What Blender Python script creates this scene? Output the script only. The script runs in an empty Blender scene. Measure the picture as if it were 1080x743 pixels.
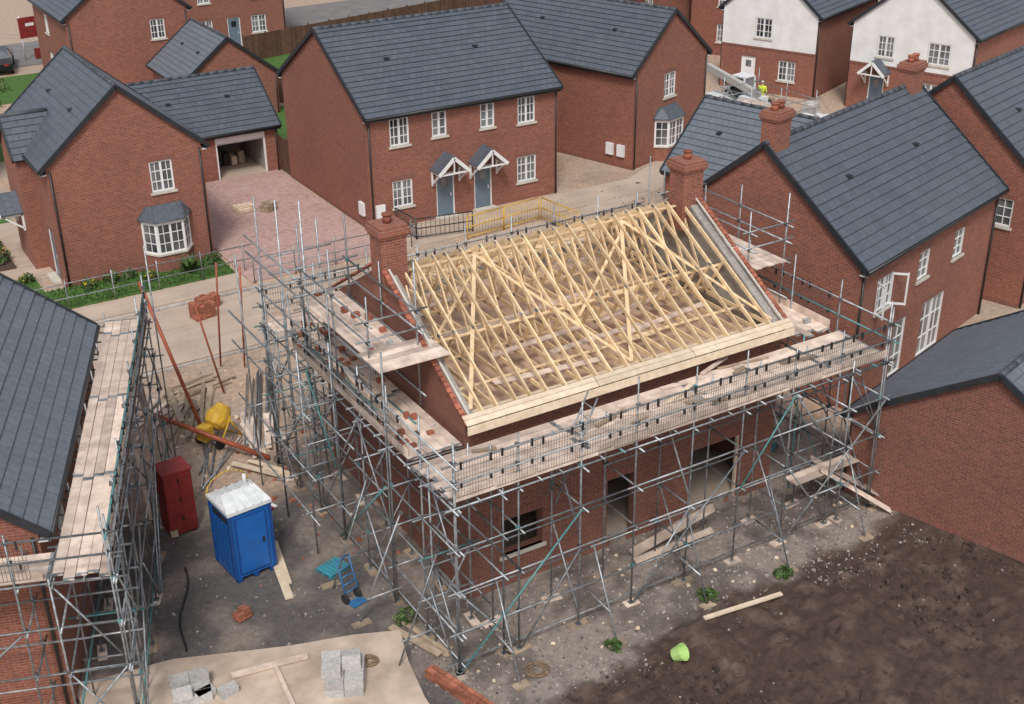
import bpy, math, random
import numpy as np
from mathutils import Vector, Matrix, noise
random.seed(7)
R=random.random
def U(a,b): return a+(b-a)*R()
scn=bpy.context.scene
COL=scn.collection

# ---------------------------------------------------------------- materials
def newmat(name):
    m=bpy.data.materials.new(name); m.use_nodes=True
    nt=m.node_tree; b=nt.nodes['Principled BSDF']
    return m,nt,b
def L(nt,a,b): nt.links.new(a,b)
def mixc(nt,fac,a,b,mode='MIX'):
    n=nt.nodes.new('ShaderNodeMix'); n.data_type='RGBA'; n.blend_type=mode
    for sock,val in ((n.inputs[0],fac),(n.inputs[6],a),(n.inputs[7],b)):
        if hasattr(val,'is_linked') or hasattr(val,'node'): L(nt,val,sock)
        elif isinstance(val,(int,float)): sock.default_value=val
        else: sock.default_value=(*val[:3],1)
    return n.outputs[2]
def coordn(nt,kind):
    if kind=='World': return nt.nodes.new('ShaderNodeNewGeometry').outputs['Position']
    return nt.nodes.new('ShaderNodeTexCoord').outputs[kind]
def noisen(nt,co,scale,detail=3,rough=.6,lo=.35,hi=.65):
    n=nt.nodes.new('ShaderNodeTexNoise'); n.inputs['Scale'].default_value=scale
    n.inputs['Detail'].default_value=detail; n.inputs['Roughness'].default_value=rough
    L(nt,co,n.inputs['Vector'])
    mr=nt.nodes.new('ShaderNodeMapRange'); mr.inputs[1].default_value=lo; mr.inputs[2].default_value=hi
    L(nt,n.outputs['Fac'],mr.inputs[0]); return mr.outputs[0]
def bump(nt,b,h,strength=.3,dist=.02):
    n=nt.nodes.new('ShaderNodeBump'); n.inputs['Strength'].default_value=strength; n.inputs['Distance'].default_value=dist
    L(nt,h,n.inputs['Height']); L(nt,n.outputs[0],b.inputs['Normal'])
def pm(name,c1,c2=None,scale=3,rough=.7,metal=0,island=0,bmp=0,coord='Object',spec=None,stretch=None):
    m,nt,b=newmat(name)
    if c2 is None: c2=tuple(x*.8 for x in c1)
    co=coordn(nt,coord)
    f=noisen(nt,co,scale)
    col=mixc(nt,f,c1,c2)
    if island:
        g=nt.nodes.new('ShaderNodeNewGeometry')
        mr=nt.nodes.new('ShaderNodeMapRange'); mr.inputs[3].default_value=1-island; mr.inputs[4].default_value=1+island
        L(nt,g.outputs['Random Per Island'],mr.inputs[0])
        cc=nt.nodes.new('ShaderNodeCombineColor')
        for i in range(3): L(nt,mr.outputs[0],cc.inputs[i])
        col=mixc(nt,1.0,col,cc.outputs[0],'MULTIPLY')
    L(nt,col,b.inputs['Base Color'])
    b.inputs['Roughness'].default_value=rough; b.inputs['Metallic'].default_value=metal
    if spec is not None: b.inputs['Specular IOR Level'].default_value=spec
    if bmp: bump(nt,b,noisen(nt,co,scale*6),bmp,.01)
    return m
def brickmat(name,c1,c2,cm,bw=.225,bh=.075,mt=.01,rough=.85,coord='UV',big=(.25,.5),bmp=.4,offset=.5,dirt=(.18,.13,.1)):
    m,nt,b=newmat(name)
    co=coordn(nt,coord)
    n=nt.nodes.new('ShaderNodeTexBrick'); L(nt,co,n.inputs['Vector'])
    n.offset=offset
    n.inputs['Scale'].default_value=1; n.inputs['Brick Width'].default_value=bw; n.inputs['Row Height'].default_value=bh
    n.inputs['Mortar Size'].default_value=mt; n.inputs['Mortar Smooth'].default_value=.2; n.inputs['Bias'].default_value=0
    n.inputs['Color1'].default_value=(*c1,1); n.inputs['Color2'].default_value=(*c2,1); n.inputs['Mortar'].default_value=(*cm,1)
    w=coordn(nt,'World')
    f=noisen(nt,w,big[0]*3,5,.65,.4,.75)
    k=nt.nodes.new('ShaderNodeMath'); k.operation='MULTIPLY'; k.inputs[1].default_value=big[1]; L(nt,f,k.inputs[0])
    col=mixc(nt,k.outputs[0],n.outputs['Color'],dirt)
    f2=noisen(nt,w,9,3,.7,.3,.7)
    cr=nt.nodes.new('ShaderNodeMapRange'); cr.inputs[3].default_value=.82; cr.inputs[4].default_value=1.18; L(nt,f2,cr.inputs[0])
    cc=nt.nodes.new('ShaderNodeCombineColor')
    for i in range(3): L(nt,cr.outputs[0],cc.inputs[i])
    col=mixc(nt,1.0,col,cc.outputs[0],'MULTIPLY')
    L(nt,col,b.inputs['Base Color']); b.inputs['Roughness'].default_value=rough
    inv=nt.nodes.new('ShaderNodeMath'); inv.operation='SUBTRACT'; inv.inputs[0].default_value=1; L(nt,n.outputs['Fac'],inv.inputs[1])
    bump(nt,b,inv.outputs[0],bmp,.008)
    return m
M={}
M['brick']=brickmat('red_brick',(.33,.097,.056),(.22,.062,.039),(.29,.2,.155),big=(.15,.45),dirt=(.18,.075,.052))
M['brick2']=brickmat('dark_red_brick',(.26,.08,.05),(.175,.052,.036),(.235,.165,.13),big=(.15,.4),dirt=(.145,.066,.048))
M['soldier']=brickmat('soldier_brick',(.27,.07,.044),(.19,.05,.034),(.25,.18,.15),bw=.075,bh=.225,offset=0)
M['block']=brickmat('concrete_block',(.36,.34,.31),(.25,.235,.22),(.42,.38,.33),bw=.45,bh=.225,mt=.014,big=(.6,.5),dirt=(.2,.17,.15))
M['slate']=brickmat('grey_slate',(.098,.116,.142),(.078,.093,.116),(.033,.039,.048),bw=.33,bh=.32,mt=.009,rough=.45,big=(.12,.35),dirt=(.12,.131,.146),bmp=.2)
M['slate2']=brickmat('light_grey_slate',(.15,.173,.202),(.125,.145,.172),(.055,.064,.075),bw=.33,bh=.32,mt=.008,rough=.5,big=(.12,.35),dirt=(.16,.17,.185),bmp=.2)
M['ridge']=pm('ridge_tile',(.075,.085,.1),(.055,.062,.072),rough=.6,island=.25)
M['verge']=pm('dark_verge',(.03,.034,.042),(.02,.023,.028),rough=.5)
M['white']=pm('white_upvc',(.84,.84,.83),(.78,.78,.77),rough=.4)
M['render']=pm('white_render',(.8,.8,.79),(.7,.69,.67),scale=1.2,rough=.9,bmp=.2)
M['sill']=pm('cream_stone_sill',(.62,.58,.5),(.52,.48,.42),rough=.8)
M['black']=pm('black_plastic',(.02,.02,.022),(.03,.03,.03),rough=.4)
M['lead']=pm('lead_sheet',(.07,.085,.105),(.1,.115,.135),scale=4,rough=.5)
M['doorblue']=pm('grey_blue_door',(.15,.2,.26),(.13,.18,.23),rough=.4)
m,nt,b=newmat('window_glass'); b.inputs['Roughness'].default_value=.06
co=coordn(nt,'World'); f=noisen(nt,co,.7,2,.5,.35,.65)
L(nt,mixc(nt,f,(.02,.025,.03),(.22,.23,.24)),b.inputs['Base Color']); b.inputs['Specular IOR Level'].default_value=.8
M['glass']=m
M['pine']=pm('new_pine_timber',(.84,.65,.41),(.68,.48,.27),scale=5,rough=.7,island=.22,bmp=.1)
M['fascia']=pm('pale_timber_board',(.76,.63,.48),(.62,.49,.35),scale=4,rough=.75,island=.15,bmp=.1)
M['board']=pm('scaffold_board_timber',(.74,.60,.50),(.50,.39,.32),scale=2.5,rough=.85,island=.28,bmp=.2)
M['oldboard']=pm('weathered_timber',(.40,.31,.22),(.27,.2,.14),scale=3,rough=.85,island=.3,bmp=.2)
M['fence']=pm('brown_fence_timber',(.13,.065,.04),(.09,.045,.03),scale=3,rough=.85,island=.25)
M['steel']=pm('galvanised_steel_tube',(.36,.385,.40),(.19,.205,.215),scale=7,rough=.42,metal=.45,island=.45)
M['teal']=pm('teal_painted_tube',(.05,.24,.25),(.14,.28,.28),scale=9,rough=.5,metal=.2,island=.3)
M['rust']=pm('red_oxide_tube',(.42,.1,.045),(.28,.08,.045),scale=6,rough=.6,metal=.2,island=.2)
M['coupler']=pm('coupler_steel',(.12,.125,.13),(.22,.2,.18),scale=20,rough=.5,metal=.6,island=.5)
M['wire']=pm('brick_guard_wire',(.06,.06,.065),(.11,.105,.1),scale=10,rough=.5,metal=.3)
M['verget']=pm('red_verge_tile',(.38,.13,.075),(.28,.085,.055),scale=8,rough=.8,island=.35)
M['chip']=pm('chipboard_floor',(.62,.44,.33),(.42,.30,.225),scale=1.5,rough=.85)
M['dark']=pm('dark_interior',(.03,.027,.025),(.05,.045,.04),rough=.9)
M['blue']=pm('blue_plastic',(.012,.13,.45),(.015,.11,.37),scale=4,rough=.42)
M['blued']=pm('blue_plastic_dark',(.008,.07,.28),(.01,.06,.22),scale=4,rough=.5)
M['offwhite']=pm('white_plastic_roof',(.78,.8,.8),(.62,.65,.66),scale=5,rough=.5)
M['red']=pm('red_painted_steel',(.30,.035,.03),(.2,.025,.022),scale=3,rough=.5)
M['yellow']=pm('yellow_paint',(.7,.42,.03),(.5,.3,.04),scale=5,rough=.5)
M['tealsheet']=pm('teal_plastic_sheet',(.04,.3,.38),(.06,.22,.27),scale=4,rough=.6)
M['bluep']=pm('blue_trolley_paint',(.03,.17,.38),(.04,.13,.27),scale=4,rough=.5)
M['lime']=pm('lime_plastic',(.5,.72,.25),(.4,.6,.2),rough=.5)
M['orange']=pm('brick_pack',(.38,.14,.08),(.27,.09,.055),scale=12,rough=.85,island=.35)
M['greyblock']=pm('grey_concrete_block',(.52,.5,.48),(.38,.37,.35),scale=12,rough=.9,island=.2,bmp=.3)
M['conc']=pm('concrete_slab',(.62,.50,.40),(.40,.31,.24),scale=.9,rough=.9,coord='World',bmp=.3)
M['kerb']=pm('concrete_kerb',(.5,.46,.42),(.38,.35,.32),scale=3,rough=.9,island=.15)
M['asphalt']=pm('asphalt',(.16,.155,.155),(.22,.205,.195),scale=.8,rough=.9,coord='World',bmp=.2)
M['grass']=pm('lawn_grass',(.04,.125,.018),(.085,.16,.03),scale=3,rough=.9,coord='World',bmp=.6)
M['leaf']=pm('shrub_leaf',(.04,.09,.02),(.08,.13,.03),scale=4,rough=.7,island=.4)
M['leafy']=pm('yellow_flower',(.5,.42,.03),(.4,.3,.03),rough=.8,island=.3)
M['paver']=brickmat('pink_block_paving',(.56,.37,.33),(.40,.245,.215),(.32,.22,.2),bw=.22,bh=.11,mt=.012,coord='World',big=(.25,.55),dirt=(.52,.38,.34))
M['stone']=pm('gravel_stone',(.34,.30,.27),(.18,.16,.14),scale=5,rough=.9,island=.6,coord='World')
M['clod']=pm('soil_clod',(.085,.055,.04),(.05,.032,.025),scale=5,rough=.95,island=.4,coord='World')
M['hivis']=pm('hi_vis_yellow',(.65,.75,.05),(.5,.6,.05),rough=.7)
M['jeans']=pm('dark_trousers',(.03,.035,.06),(.02,.025,.04),rough=.9)
M['skin']=pm('skin',(.45,.26,.18),(.4,.22,.16),rough=.6)
M['rubber']=pm('tyre_rubber',(.02,.02,.02),(.03,.03,.03),rough=.9)
M['carpaint']=pm('black_car_paint',(.012,.013,.016),(.015,.016,.02),rough=.2)
M['rope']=pm('brown_rope',(.3,.2,.12),(.2,.13,.08),rough=.9)
# dusty road with two scales of staining and tyre tracks
m,nt,b=newmat('dusty_concrete_path'); w_=coordn(nt,'World')
c_=mixc(nt,noisen(nt,w_,.45,6,.65),(.52,.41,.325),(.35,.27,.21))
mp=nt.nodes.new('ShaderNodeMapping'); mp.inputs['Scale'].default_value=(.12,2.2,1); L(nt,w_,mp.inputs[0])
t_=nt.nodes.new('ShaderNodeMath'); t_.operation='MULTIPLY'; t_.inputs[1].default_value=.5; L(nt,noisen(nt,mp.outputs[0],1.0,4,.6,.5,.7),t_.inputs[0])
c_=mixc(nt,t_.outputs[0],c_,(.25,.19,.15))
L(nt,mixc(nt,noisen(nt,w_,14,4,.7,.2,1.4),c_,(.6,.5,.4)),b.inputs['Base Color']); b.inputs['Roughness'].default_value=.92
bump(nt,b,noisen(nt,w_,8,4),.3,.01); M['path']=m

# ---------------------------------------------------------------- mesh builder
class MB:
    def __init__(s): s.v=[];s.f=[];s.m=[];s.uv=[];s.sm=[]; s.mats=[]
    def mi(s,k):
        if k not in s.mats: s.mats.append(k)
        return s.mats.index(k)
    def poly(s,pts,mat,uv=None,smooth=False):
        i=len(s.v); s.v+= [tuple(p) for p in pts]; s.f.append(tuple(range(i,i+len(pts)))); s.m.append(s.mi(mat))
        if uv is None:
            p0=Vector(pts[0]); a=(Vector(pts[1])-p0); la=a.length or 1; a=a/la
            nn=a.cross(Vector(pts[2])-p0)
            if nn.length<1e-9: uv=[(0,0)]*len(pts)
            else:
                bb=nn.normalized().cross(a); uv=[((Vector(p)-p0).dot(a),(Vector(p)-p0).dot(bb)) for p in pts]
        s.uv.append(uv); s.sm.append(smooth)
    def hexa(s,P,mat):
        i=len(s.v); s.v+=[tuple(p) for p in P]; k=s.mi(mat)
        for f in ((3,2,1,0),(4,5,6,7),(0,1,5,4),(1,2,6,5),(2,3,7,6),(3,0,4,7)):
            s.f.append(tuple(i+j for j in f)); s.m.append(k); s.sm.append(False)
            p=[Vector(P[j]) for j in f]; a=p[1]-p[0]; la=a.length; lb=(p[3]-p[0]).length
            s.uv.append([(0,0),(la,0),(la,lb),(0,lb)])
    def box(s,x0,x1,y0,y1,z0,z1,mat):
        s.hexa([(x0,y0,z0),(x1,y0,z0),(x1,y1,z0),(x0,y1,z0),(x0,y0,z1),(x1,y0,z1),(x1,y1,z1),(x0,y1,z1)],mat)
    def beam(s,p,q,w,h,mat,up=(0,0,1)):
        p=Vector(p);q=Vector(q);d=(q-p).normalized(); sd=d.cross(Vector(up))
        if sd.length<1e-4: sd=d.cross(Vector((1,0,0)))
        sd.normalize(); u=sd.cross(d).normalized(); a=sd*w/2;b=u*h/2
        s.hexa([p-a-b,p+a-b,q+a-b,q-a-b,p-a+b,p+a+b,q+a+b,q-a+b],mat)
    def tube(s,p,q,r,mat,n=6,cap=True):
        p=Vector(p);q=Vector(q);d=(q-p)
        if d.length<1e-5: return
        d.normalize(); a=d.orthogonal().normalized(); b=d.cross(a); i=len(s.v); k=s.mi(mat)
        for c in (p,q):
            for j in range(n):
                t=2*math.pi*j/n; s.v.append(tuple(c+a*math.cos(t)*r+b*math.sin(t)*r))
        for j in range(n):
            j2=(j+1)%n; s.f.append((i+j,i+j2,i+n+j2,i+n+j)); s.m.append(k); s.sm.append(True); s.uv.append([(0,0)]*4)
        if cap:
            s.f.append(tuple(i+j for j in range(n))[::-1]); s.m.append(k); s.sm.append(False); s.uv.append([(0,0)]*n)
            s.f.append(tuple(i+n+j for j in range(n))); s.m.append(k); s.sm.append(False); s.uv.append([(0,0)]*n)
    def obj(s,name,parent=None,loc=None,rot=0):
        me=bpy.data.meshes.new(name); me.from_pydata(s.v,[],s.f)
        for k in s.mats: me.materials.append(M[k])
        me.polygons.foreach_set('material_index',s.m); me.polygons.foreach_set('use_smooth',s.sm)
        ul=me.uv_layers.new(name='UVMap'); fl=[c for u in s.uv for p in u for c in p]; ul.data.foreach_set('uv',fl)
        me.update(); o=bpy.data.objects.new(name,me); COL.objects.link(o)
        if parent: o.parent=parent
        if loc: o.location=loc
        o.rotation_euler[2]=rot
        return o
def empty(name,loc=(0,0,0),rot=0):
    e=bpy.data.objects.new(name,None); e.location=loc; e.rotation_euler[2]=rot; COL.objects.link(e); e.empty_display_size=.3; return e

# ---------------------------------------------------------------- buildings
class Side:
    def __init__(s,p0,u,z0=0):
        s.p=Vector((p0[0],p0[1],z0)); s.u=Vector((u[0],u[1],0)).normalized(); s.n=Vector((s.u.y,-s.u.x,0))
    def T(s,a,v,d=0): return s.p+s.u*a+Vector((0,0,v))+s.n*d
    def box(s,mb,a0,a1,v0,v1,d0,d1,mat):
        T=s.T; mb.hexa([T(a0,v0,d1),T(a1,v0,d1),T(a1,v0,d0),T(a0,v0,d0),T(a0,v1,d1),T(a1,v1,d1),T(a1,v1,d0),T(a0,v1,d0)],mat)
def wall(mb,S,Ln,H,ops,mat,split=None,mat2=None,depth=.11,v0=0):
    us=sorted(set([0,Ln]+[x for o in ops for x in (o[0],o[0]+o[2])])); vs=sorted(set([v0,H]+([split] if split else [])+[x for o in ops for x in (o[1],o[1]+o[3])]))
    vs=[v for v in vs if v0<=v<=H]
    for i in range(len(us)-1):
        for j in range(len(vs)-1):
            cu=(us[i]+us[i+1])/2;cv=(vs[j]+vs[j+1])/2
            if any(o[0]<cu<o[0]+o[2] and o[1]<cv<o[1]+o[3] for o in ops): continue
            mm=mat2 if (split and cv>split) else mat
            q=[(us[i],vs[j]),(us[i+1],vs[j]),(us[i+1],vs[j+1]),(us[i],vs[j+1])]
            mb.poly([S.T(a,b) for a,b in q],mm,q)
    for o in ops:
        a0,b0,w,h=o[:4];a1=a0+w;b1=b0+h; T=S.T
        for q in (((a0,b0),(a0,b1)),((a1,b1),(a1,b0)),((a0,b1),(a1,b1)),((a1,b0),(a0,b0))):
            (x,y),(x2,y2)=q
            mb.poly([T(x,y,0),T(x2,y2,0),T(x2,y2,-depth),T(x,y,-depth)],mat)
def window(fr,gl,tr,S,a0,b0,w,h,cols=2,rows=3,sill=True,lint=True):
    t=.065
    d0,d1=-.10,-.03
    S.box(fr,a0,a0+w,b0,b0+t,d0,d1,'white');S.box(fr,a0,a0+w,b0+h-t,b0+h,d0,d1,'white')
    S.box(fr,a0,a0+t,b0+t,b0+h-t,d0,d1,'white');S.box(fr,a0+w-t,a0+w,b0+t,b0+h-t,d0,d1,'white')
    for c in range(1,cols):
        x=a0+w*c/cols; S.box(fr,x-.045,x+.045,b0+t,b0+h-t,d0,d1+.005,'white')
    for c in range(cols):
        xm=a0+w*(c+.5)/cols
        if w/cols>.42: S.box(fr,xm-.014,xm+.014,b0+t,b0+h-t,d0,d1-.02,'white')
    for r in range(1,rows):
        y=b0+h*r/rows; S.box(fr,a0+t,a0+w-t,y-.015,y+.015,d0,d1-.024,'white')
    gl.poly([S.T(a0,b0,-.085),S.T(a0+w,b0,-.085),S.T(a0+w,b0+h,-.085),S.T(a0,b0+h,-.085)],'glass')
    if sill: S.box(tr,a0-.08,a0+w+.08,b0-.09,b0,-.06,.07,'sill')
    if lint: S.box(tr,a0-.11,a0+w+.11,b0+h,b0+h+.215,-.1,.012,'soldier')
def door(fr,tr,S,a0,w=.95,h=2.1,mat='doorblue'):
    S.box(fr,a0,a0+.06,0,h,-.1,-.03,'white');S.box(fr,a0+w-.06,a0+w,0,h,-.1,-.03,'white');S.box(fr,a0+.06,a0+w-.06,h-.06,h,-.1,-.03,'white')
    S.box(fr,a0+.06,a0+w-.06,0.02,h-.06,-.1,-.055,mat)
    S.box(fr,a0+w/2-.18,a0+w/2+.18,1.45,1.85,-.056,-.045,'glass')
    S.box(fr,a0+.18,a0+w-.18,.25,.75,-.056,-.045,mat); S.box(fr,a0+w-.2,a0+w-.16,.95,1.1,-.056,-.02,'white')
    S.box(tr,a0-.11,a0+w+.11,h,h+.215,-.1,.012,'soldier'); S.box(tr,a0-.1,a0+w+.1,-.02,.07,.0,.35,'sill')
def canopy(tr,S,a,w=1.6,z=2.35,pd=.9,hh=.72):
    T=S.T
    for sg in (-1,1):
        e=(a+sg*w/2)
        P=[T(e,z,0),T(a,z+hh,0),T(a,z+hh,pd),T(e,z,pd)]
        up=Vector((0,0,.06)); P2=[p+up for p in P]
        tr.hexa(P+P2,'slate')
        tr.beam(T(e,z-.06,pd+.02),T(a,z+hh-.06,pd+.02),.04,.16,'white')
        tr.beam(T(e-sg*.1,z-.05,pd-.1),T(e-sg*.1,z-.65,.06),.07,.07,'white')
        tr.beam(T(e-sg*.1,z-.06,0.02),T(e-sg*.1,z-.06,pd-.02),.07,.08,'white')
        tr.beam(T(e-sg*.1,z-.0,0.04),T(e-sg*.1,z-.75,.04),.07,.08,'white')
    S.box(tr,a-w/2+.1,a+w/2-.1,z-.09,z-.02,pd-.06,pd-.0,'white')
    S.box(tr,a-.03,a+.03,z-.02,z+hh-.1,pd-.05,pd-.01,'white')
def bay(wl,fr,gl,tr,S,a0,w,zb=.75,zt=2.15,pd=.6,brick='brick'):
    c=.42; F=[(a0,0),(a0+c,pd),(a0+w-c,pd),(a0+w,0)]
    for (a,d),(a2,d2) in zip(F[:-1],F[1:]):
        p=S.T(a,0,d);q=S.T(a2,0,d2); s2=Side((p.x,p.y),(q-p).xy,S.p.z); ln=(q-p).length
        wall(wl,s2,ln,zb,[],brick)
        s2.box(tr,-.02,ln+.02,zb,zb+.08,-.05,.06,'sill')
        n=1 if ln<1 else 2
        z0=zb+.08; h=zt-z0
        gl.poly([s2.T(0,z0,-.03),s2.T(ln,z0,-.03),s2.T(ln,zt,-.03),s2.T(0,zt,-.03)],'glass')
        s2.box(fr,0,ln,z0,z0+.06,-.05,.01,'white'); s2.box(fr,0,ln,zt-.07,zt+.12,-.05,.02,'white')
        for k in range(n+1):
            x=ln*k/n; x=min(max(x,.04),ln-.04); s2.box(fr,x-.045,x+.045,z0,zt,-.05,.012,'white')
        for k in range(n):
            x=ln*(k+.5)/n; s2.box(fr,x-.014,x+.014,z0,zt,-.04,-.01,'white')
        for r in (1,2): s2.box(fr,0,ln,z0+h*r/3-.014,z0+h*r/3+.014,-.04,-.012,'white')
    o=.13; z=zt+.12; G=[(a0-o,0),(a0+c-o*.5,pd+o),(a0+w-c+o*.5,pd+o),(a0+w+o,0)]; Tp=[(a0+.25,0),(a0+.5,.08),(a0+w-.5,.08),(a0+w-.25,0)]
    for i in range(3):
        tr.poly([S.T(G[i][0],z,G[i][1]),S.T(G[i+1][0],z,G[i+1][1]),S.T(Tp[i+1][0],z+.5,Tp[i+1][1]),S.T(Tp[i][0],z+.5,Tp[i][1])],'lead')
        tr.tube(S.T(G[i][0],z+.005,G[i][1]),S.T(Tp[i][0],z+.505,Tp[i][1]),.025,'lead')
        tr.tube(S.T(G[i][0],z-.01,G[i][1]),S.T(G[i+1][0],z-.01,G[i+1][1]),.03,'lead')
    tr.tube(S.T(G[3][0],z+.005,G[3][1]),S.T(Tp[3][0],z+.505,Tp[3][1]),.025,'lead')
    tr.poly([S.T(g[0],z-.01,g[1]) for g in G][::-1],'white'); tr.poly([S.T(g[0],z+.5,g[1]) for g in Tp],'lead')
def slope(mb,E0,E1,R0,R1,mat='slate',c=.32):
    E0,E1,R0,R1=map(Vector,(E0,E1,R0,R1)); ln=(R0-E0).length; n=max(2,round(ln/c)); w=(E1-E0).length
    nr=(E1-E0).cross(R0-E0).normalized()
    if nr.z<0: nr=-nr
    for i in range(n):
        t0=i/n;t1=(i+1)/n; hh=.04+U(-.006,.006)
        a=E0.lerp(R0,t0)+nr*hh;b_=E1.lerp(R1,t0)+nr*hh;c_=E1.lerp(R1,t1)+nr*.008;d=E0.lerp(R0,t1)+nr*.008
        v0=i*.32; v1=v0+.32
        mb.poly([a,b_,c_,d],mat,[(0,v0),(w,v0),(w,v1),(0,v1)])
        mb.poly([E0.lerp(R0,t0),E1.lerp(R1,t0),b_,a],'verge')
    mb.poly([E0-nr*.06,R0-nr*.06,R1-nr*.06,E1-nr*.06],'verge')
def roof(mb,W,D,e,r,axis,og=.12,oe=.25,mat='slate'):
    if axis=='x': h=D/2; f=lambda a,b,z:(a,b,z); Lx=W
    else: h=W/2; f=lambda a,b,z:(b,a,z); Lx=D
    k=(r-e)/h; ze=e-oe*k+.08; rr=r+.08
    x0,x1=-og,Lx+og
    for s in (0,1):
        ye=-oe if s==0 else 2*h+oe
        slope(mb,f(x0,ye,ze),f(x1,ye,ze),f(x0,h,rr),f(x1,h,rr),mat)
        for x in (x0,x1):
            p=Vector(f(x,ye,ze));q=Vector(f(x,h,rr)); mb.beam(p+Vector((0,0,-.01)),q+Vector((0,0,-.01)),.07,.17,'verge')
        sg=-1 if s==0 else 1
        mb.beam(f(x0,ye-sg*.03,ze-.1),f(x1,ye-sg*.03,ze-.1),.03,.18,'verge')
        mb.tube(f(x0,ye+sg*.05,ze-.03),f(x1,ye+sg*.05,ze-.03),.06,'black')
        a=f(x0,ye,ze-.17);b_=f(x1,ye,ze-.17);c_=f(x1,(0 if s==0 else 2*h),ze-.17);d=f(x0,(0 if s==0 else 2*h),ze-.17); mb.poly([a,b_,c_,d],'white')
    n=int((x1-x0)/.45)
    for i in range(n):
        a=x0+(x1-x0)*i/n;b_=x0+(x1-x0)*(i+1)/n-.015
        mb.tube(f(a,h,rr+.0),f(b_,h,rr+U(0,.01)),.1,'ridge',8)
    # a few roof vents / soil vent tile on one slope
    for t in (.25,.7):
        p=Vector(f(x0+(x1-x0)*t,h*.55,e+(r-e)*.55+.12)); mb.box(p.x-.12,p.x+.12,p.y-.1,p.y+.1,p.z-.05,p.z+.05,'verge')
def house(name,org,th,W,D,e,r,axis,wins,brick='brick',mat='slate',split={},extras=None):
    E=empty(name,(org[0],org[1],0),th)
    wl,fr,gl,tr,rf=MB(),MB(),MB(),MB(),MB()
    sides={'front':(Side((0,0),(1,0)),W),'right':(Side((W,0),(0,1)),D),'back':(Side((W,D),(-1,0)),W),'left':(Side((0,D),(0,-1)),D)}
    for k,(S,ln) in sides.items():
        items=wins.get(k,[]); ops=[]
        for it in items:
            if it[0]=='w': ops.append((it[1],it[2],it[3],it[4]))
            if it[0]=='d': ops.append((it[1],0,.95,2.1))
            if it[0]=='g': ops.append((it[1],0,it[2],2.15))
        sp=split.get(k)
        wall(wl,S,ln,e,ops,brick,sp,'render')
        if sp: S.box(tr,0,ln,sp-.12,sp-.002,-.02,.03,'soldier')
        elif not any(i[0] in 'dg' for i in items) and not any(i[0]=='w' and i[2]<.3 for i in items): S.box(tr,0,ln,.0,.16,-.02,.006,'soldier')
        gab=(axis=='x' and k in('left','right')) or (axis=='y' and k in('front','back'))
        if gab: wl.poly([S.T(0,e),S.T(ln,e),S.T(ln/2,r)],'render' if sp else brick,[(0,e),(ln,e),(ln/2,r)])
        for it in items:
            if it[0]=='w':
                cols=it[5] if len(it)>5 else 2
                window(fr,gl,tr,S,*it[1:5],cols=cols,lint=not(sp and it[2]>sp))
            elif it[0]=='d': door(fr,tr,S,it[1],mat=it[2] if len(it)>2 else 'doorblue')
            elif it[0]=='c': canopy(tr,S,it[1])
            elif it[0]=='b': bay(wl,fr,gl,tr,S,it[1],it[2],brick=brick)
            elif it[0]=='m': S.box(tr,it[1],it[1]+.45,.6,1.2,0.0,.12,'white')
            elif it[0]=='g':
                S.box(tr,it[1]-.1,it[1]+it[2]+.1,2.15,2.4,-.1,.012,'soldier')
                S.box(fr,it[1],it[1]+.08,0,2.15,-.12,-.02,'white');S.box(fr,it[1]+it[2]-.08,it[1]+it[2],0,2.15,-.12,-.02,'white');S.box(fr,it[1]+.08,it[1]+it[2]-.08,1.85,2.15,-.12,-.03,'white')
                T=S.T;a0=it[1];a1=a0+it[2]
                fr.hexa([T(a0+.1,1.75,-.15),T(a1-.1,1.75,-.15),T(a1-.1,2.05,-2.0),T(a0+.1,2.05,-2.0),T(a0+.1,1.8,-.15),T(a1-.1,1.8,-.15),T(a1-.1,2.1,-2.0),T(a0+.1,2.1,-2.0)],'white')
                for P in ([T(a0,0,-4),T(a1,0,-4),T(a1,2.3,-4),T(a0,2.3,-4)],[T(a0,0,-.1),T(a0,0,-4),T(a0,2.3,-4),T(a0,2.3,-.1)],[T(a1,0,-.1),T(a1,0,-4),T(a1,2.3,-4),T(a1,2.3,-.1)]): wl.poly(P,'block')
                wl.poly([T(a0,.02,0),T(a1,.02,0),T(a1,.02,-4),T(a0,.02,-4)],'path')
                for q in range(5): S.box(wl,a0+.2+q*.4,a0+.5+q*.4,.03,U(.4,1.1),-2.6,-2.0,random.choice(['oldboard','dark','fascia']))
    roof(rf,W,D,e,r,axis,mat=mat)
    for (x,y) in ((.12,-.07),(W-.12,-.07),(.12,D+.07)):
        tr.tube((x,y,0),(x,y,e-.2),.04,'black')
    if extras: extras(wl,fr,gl,tr,rf)
    wl.obj('walls',E);rf.obj('roof',E)
    if fr.v: fr.obj('window_and_door_frames',E)
    if gl.v: gl.obj('glazing',E)
    tr.obj('sills_lintels_and_pipes',E)
    return E
def chimney(mb,x,y,z0,z1,w=.9,d=.62,mat='brick',pots=2):
    mb.box(x-w/2,x+w/2,y-d/2,y+d/2,z0,z1-.32,mat)
    mb.box(x-w/2-.04,x+w/2+.04,y-d/2-.04,y+d/2+.04,z1-.32,z1-.24,mat)
    mb.box(x-w/2-.08,x+w/2+.08,y-d/2-.08,y+d/2+.08,z1-.24,z1-.08,mat)
    mb.box(x-w/2-.03,x+w/2+.03,y-d/2-.03,y+d/2+.03,z1-.08,z1,mat)
    for i in range(pots):
        px=x+(i-(pots-1)/2)*.36
        mb.tube((px,y,z1),(px,y,z1+.22),.11,'verget',10); mb.tube((px,y,z1+.2),(px,y,z1+.25),.135,'verget',10)
th=math.radians(16)
W9=math.radians(-20)
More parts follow.
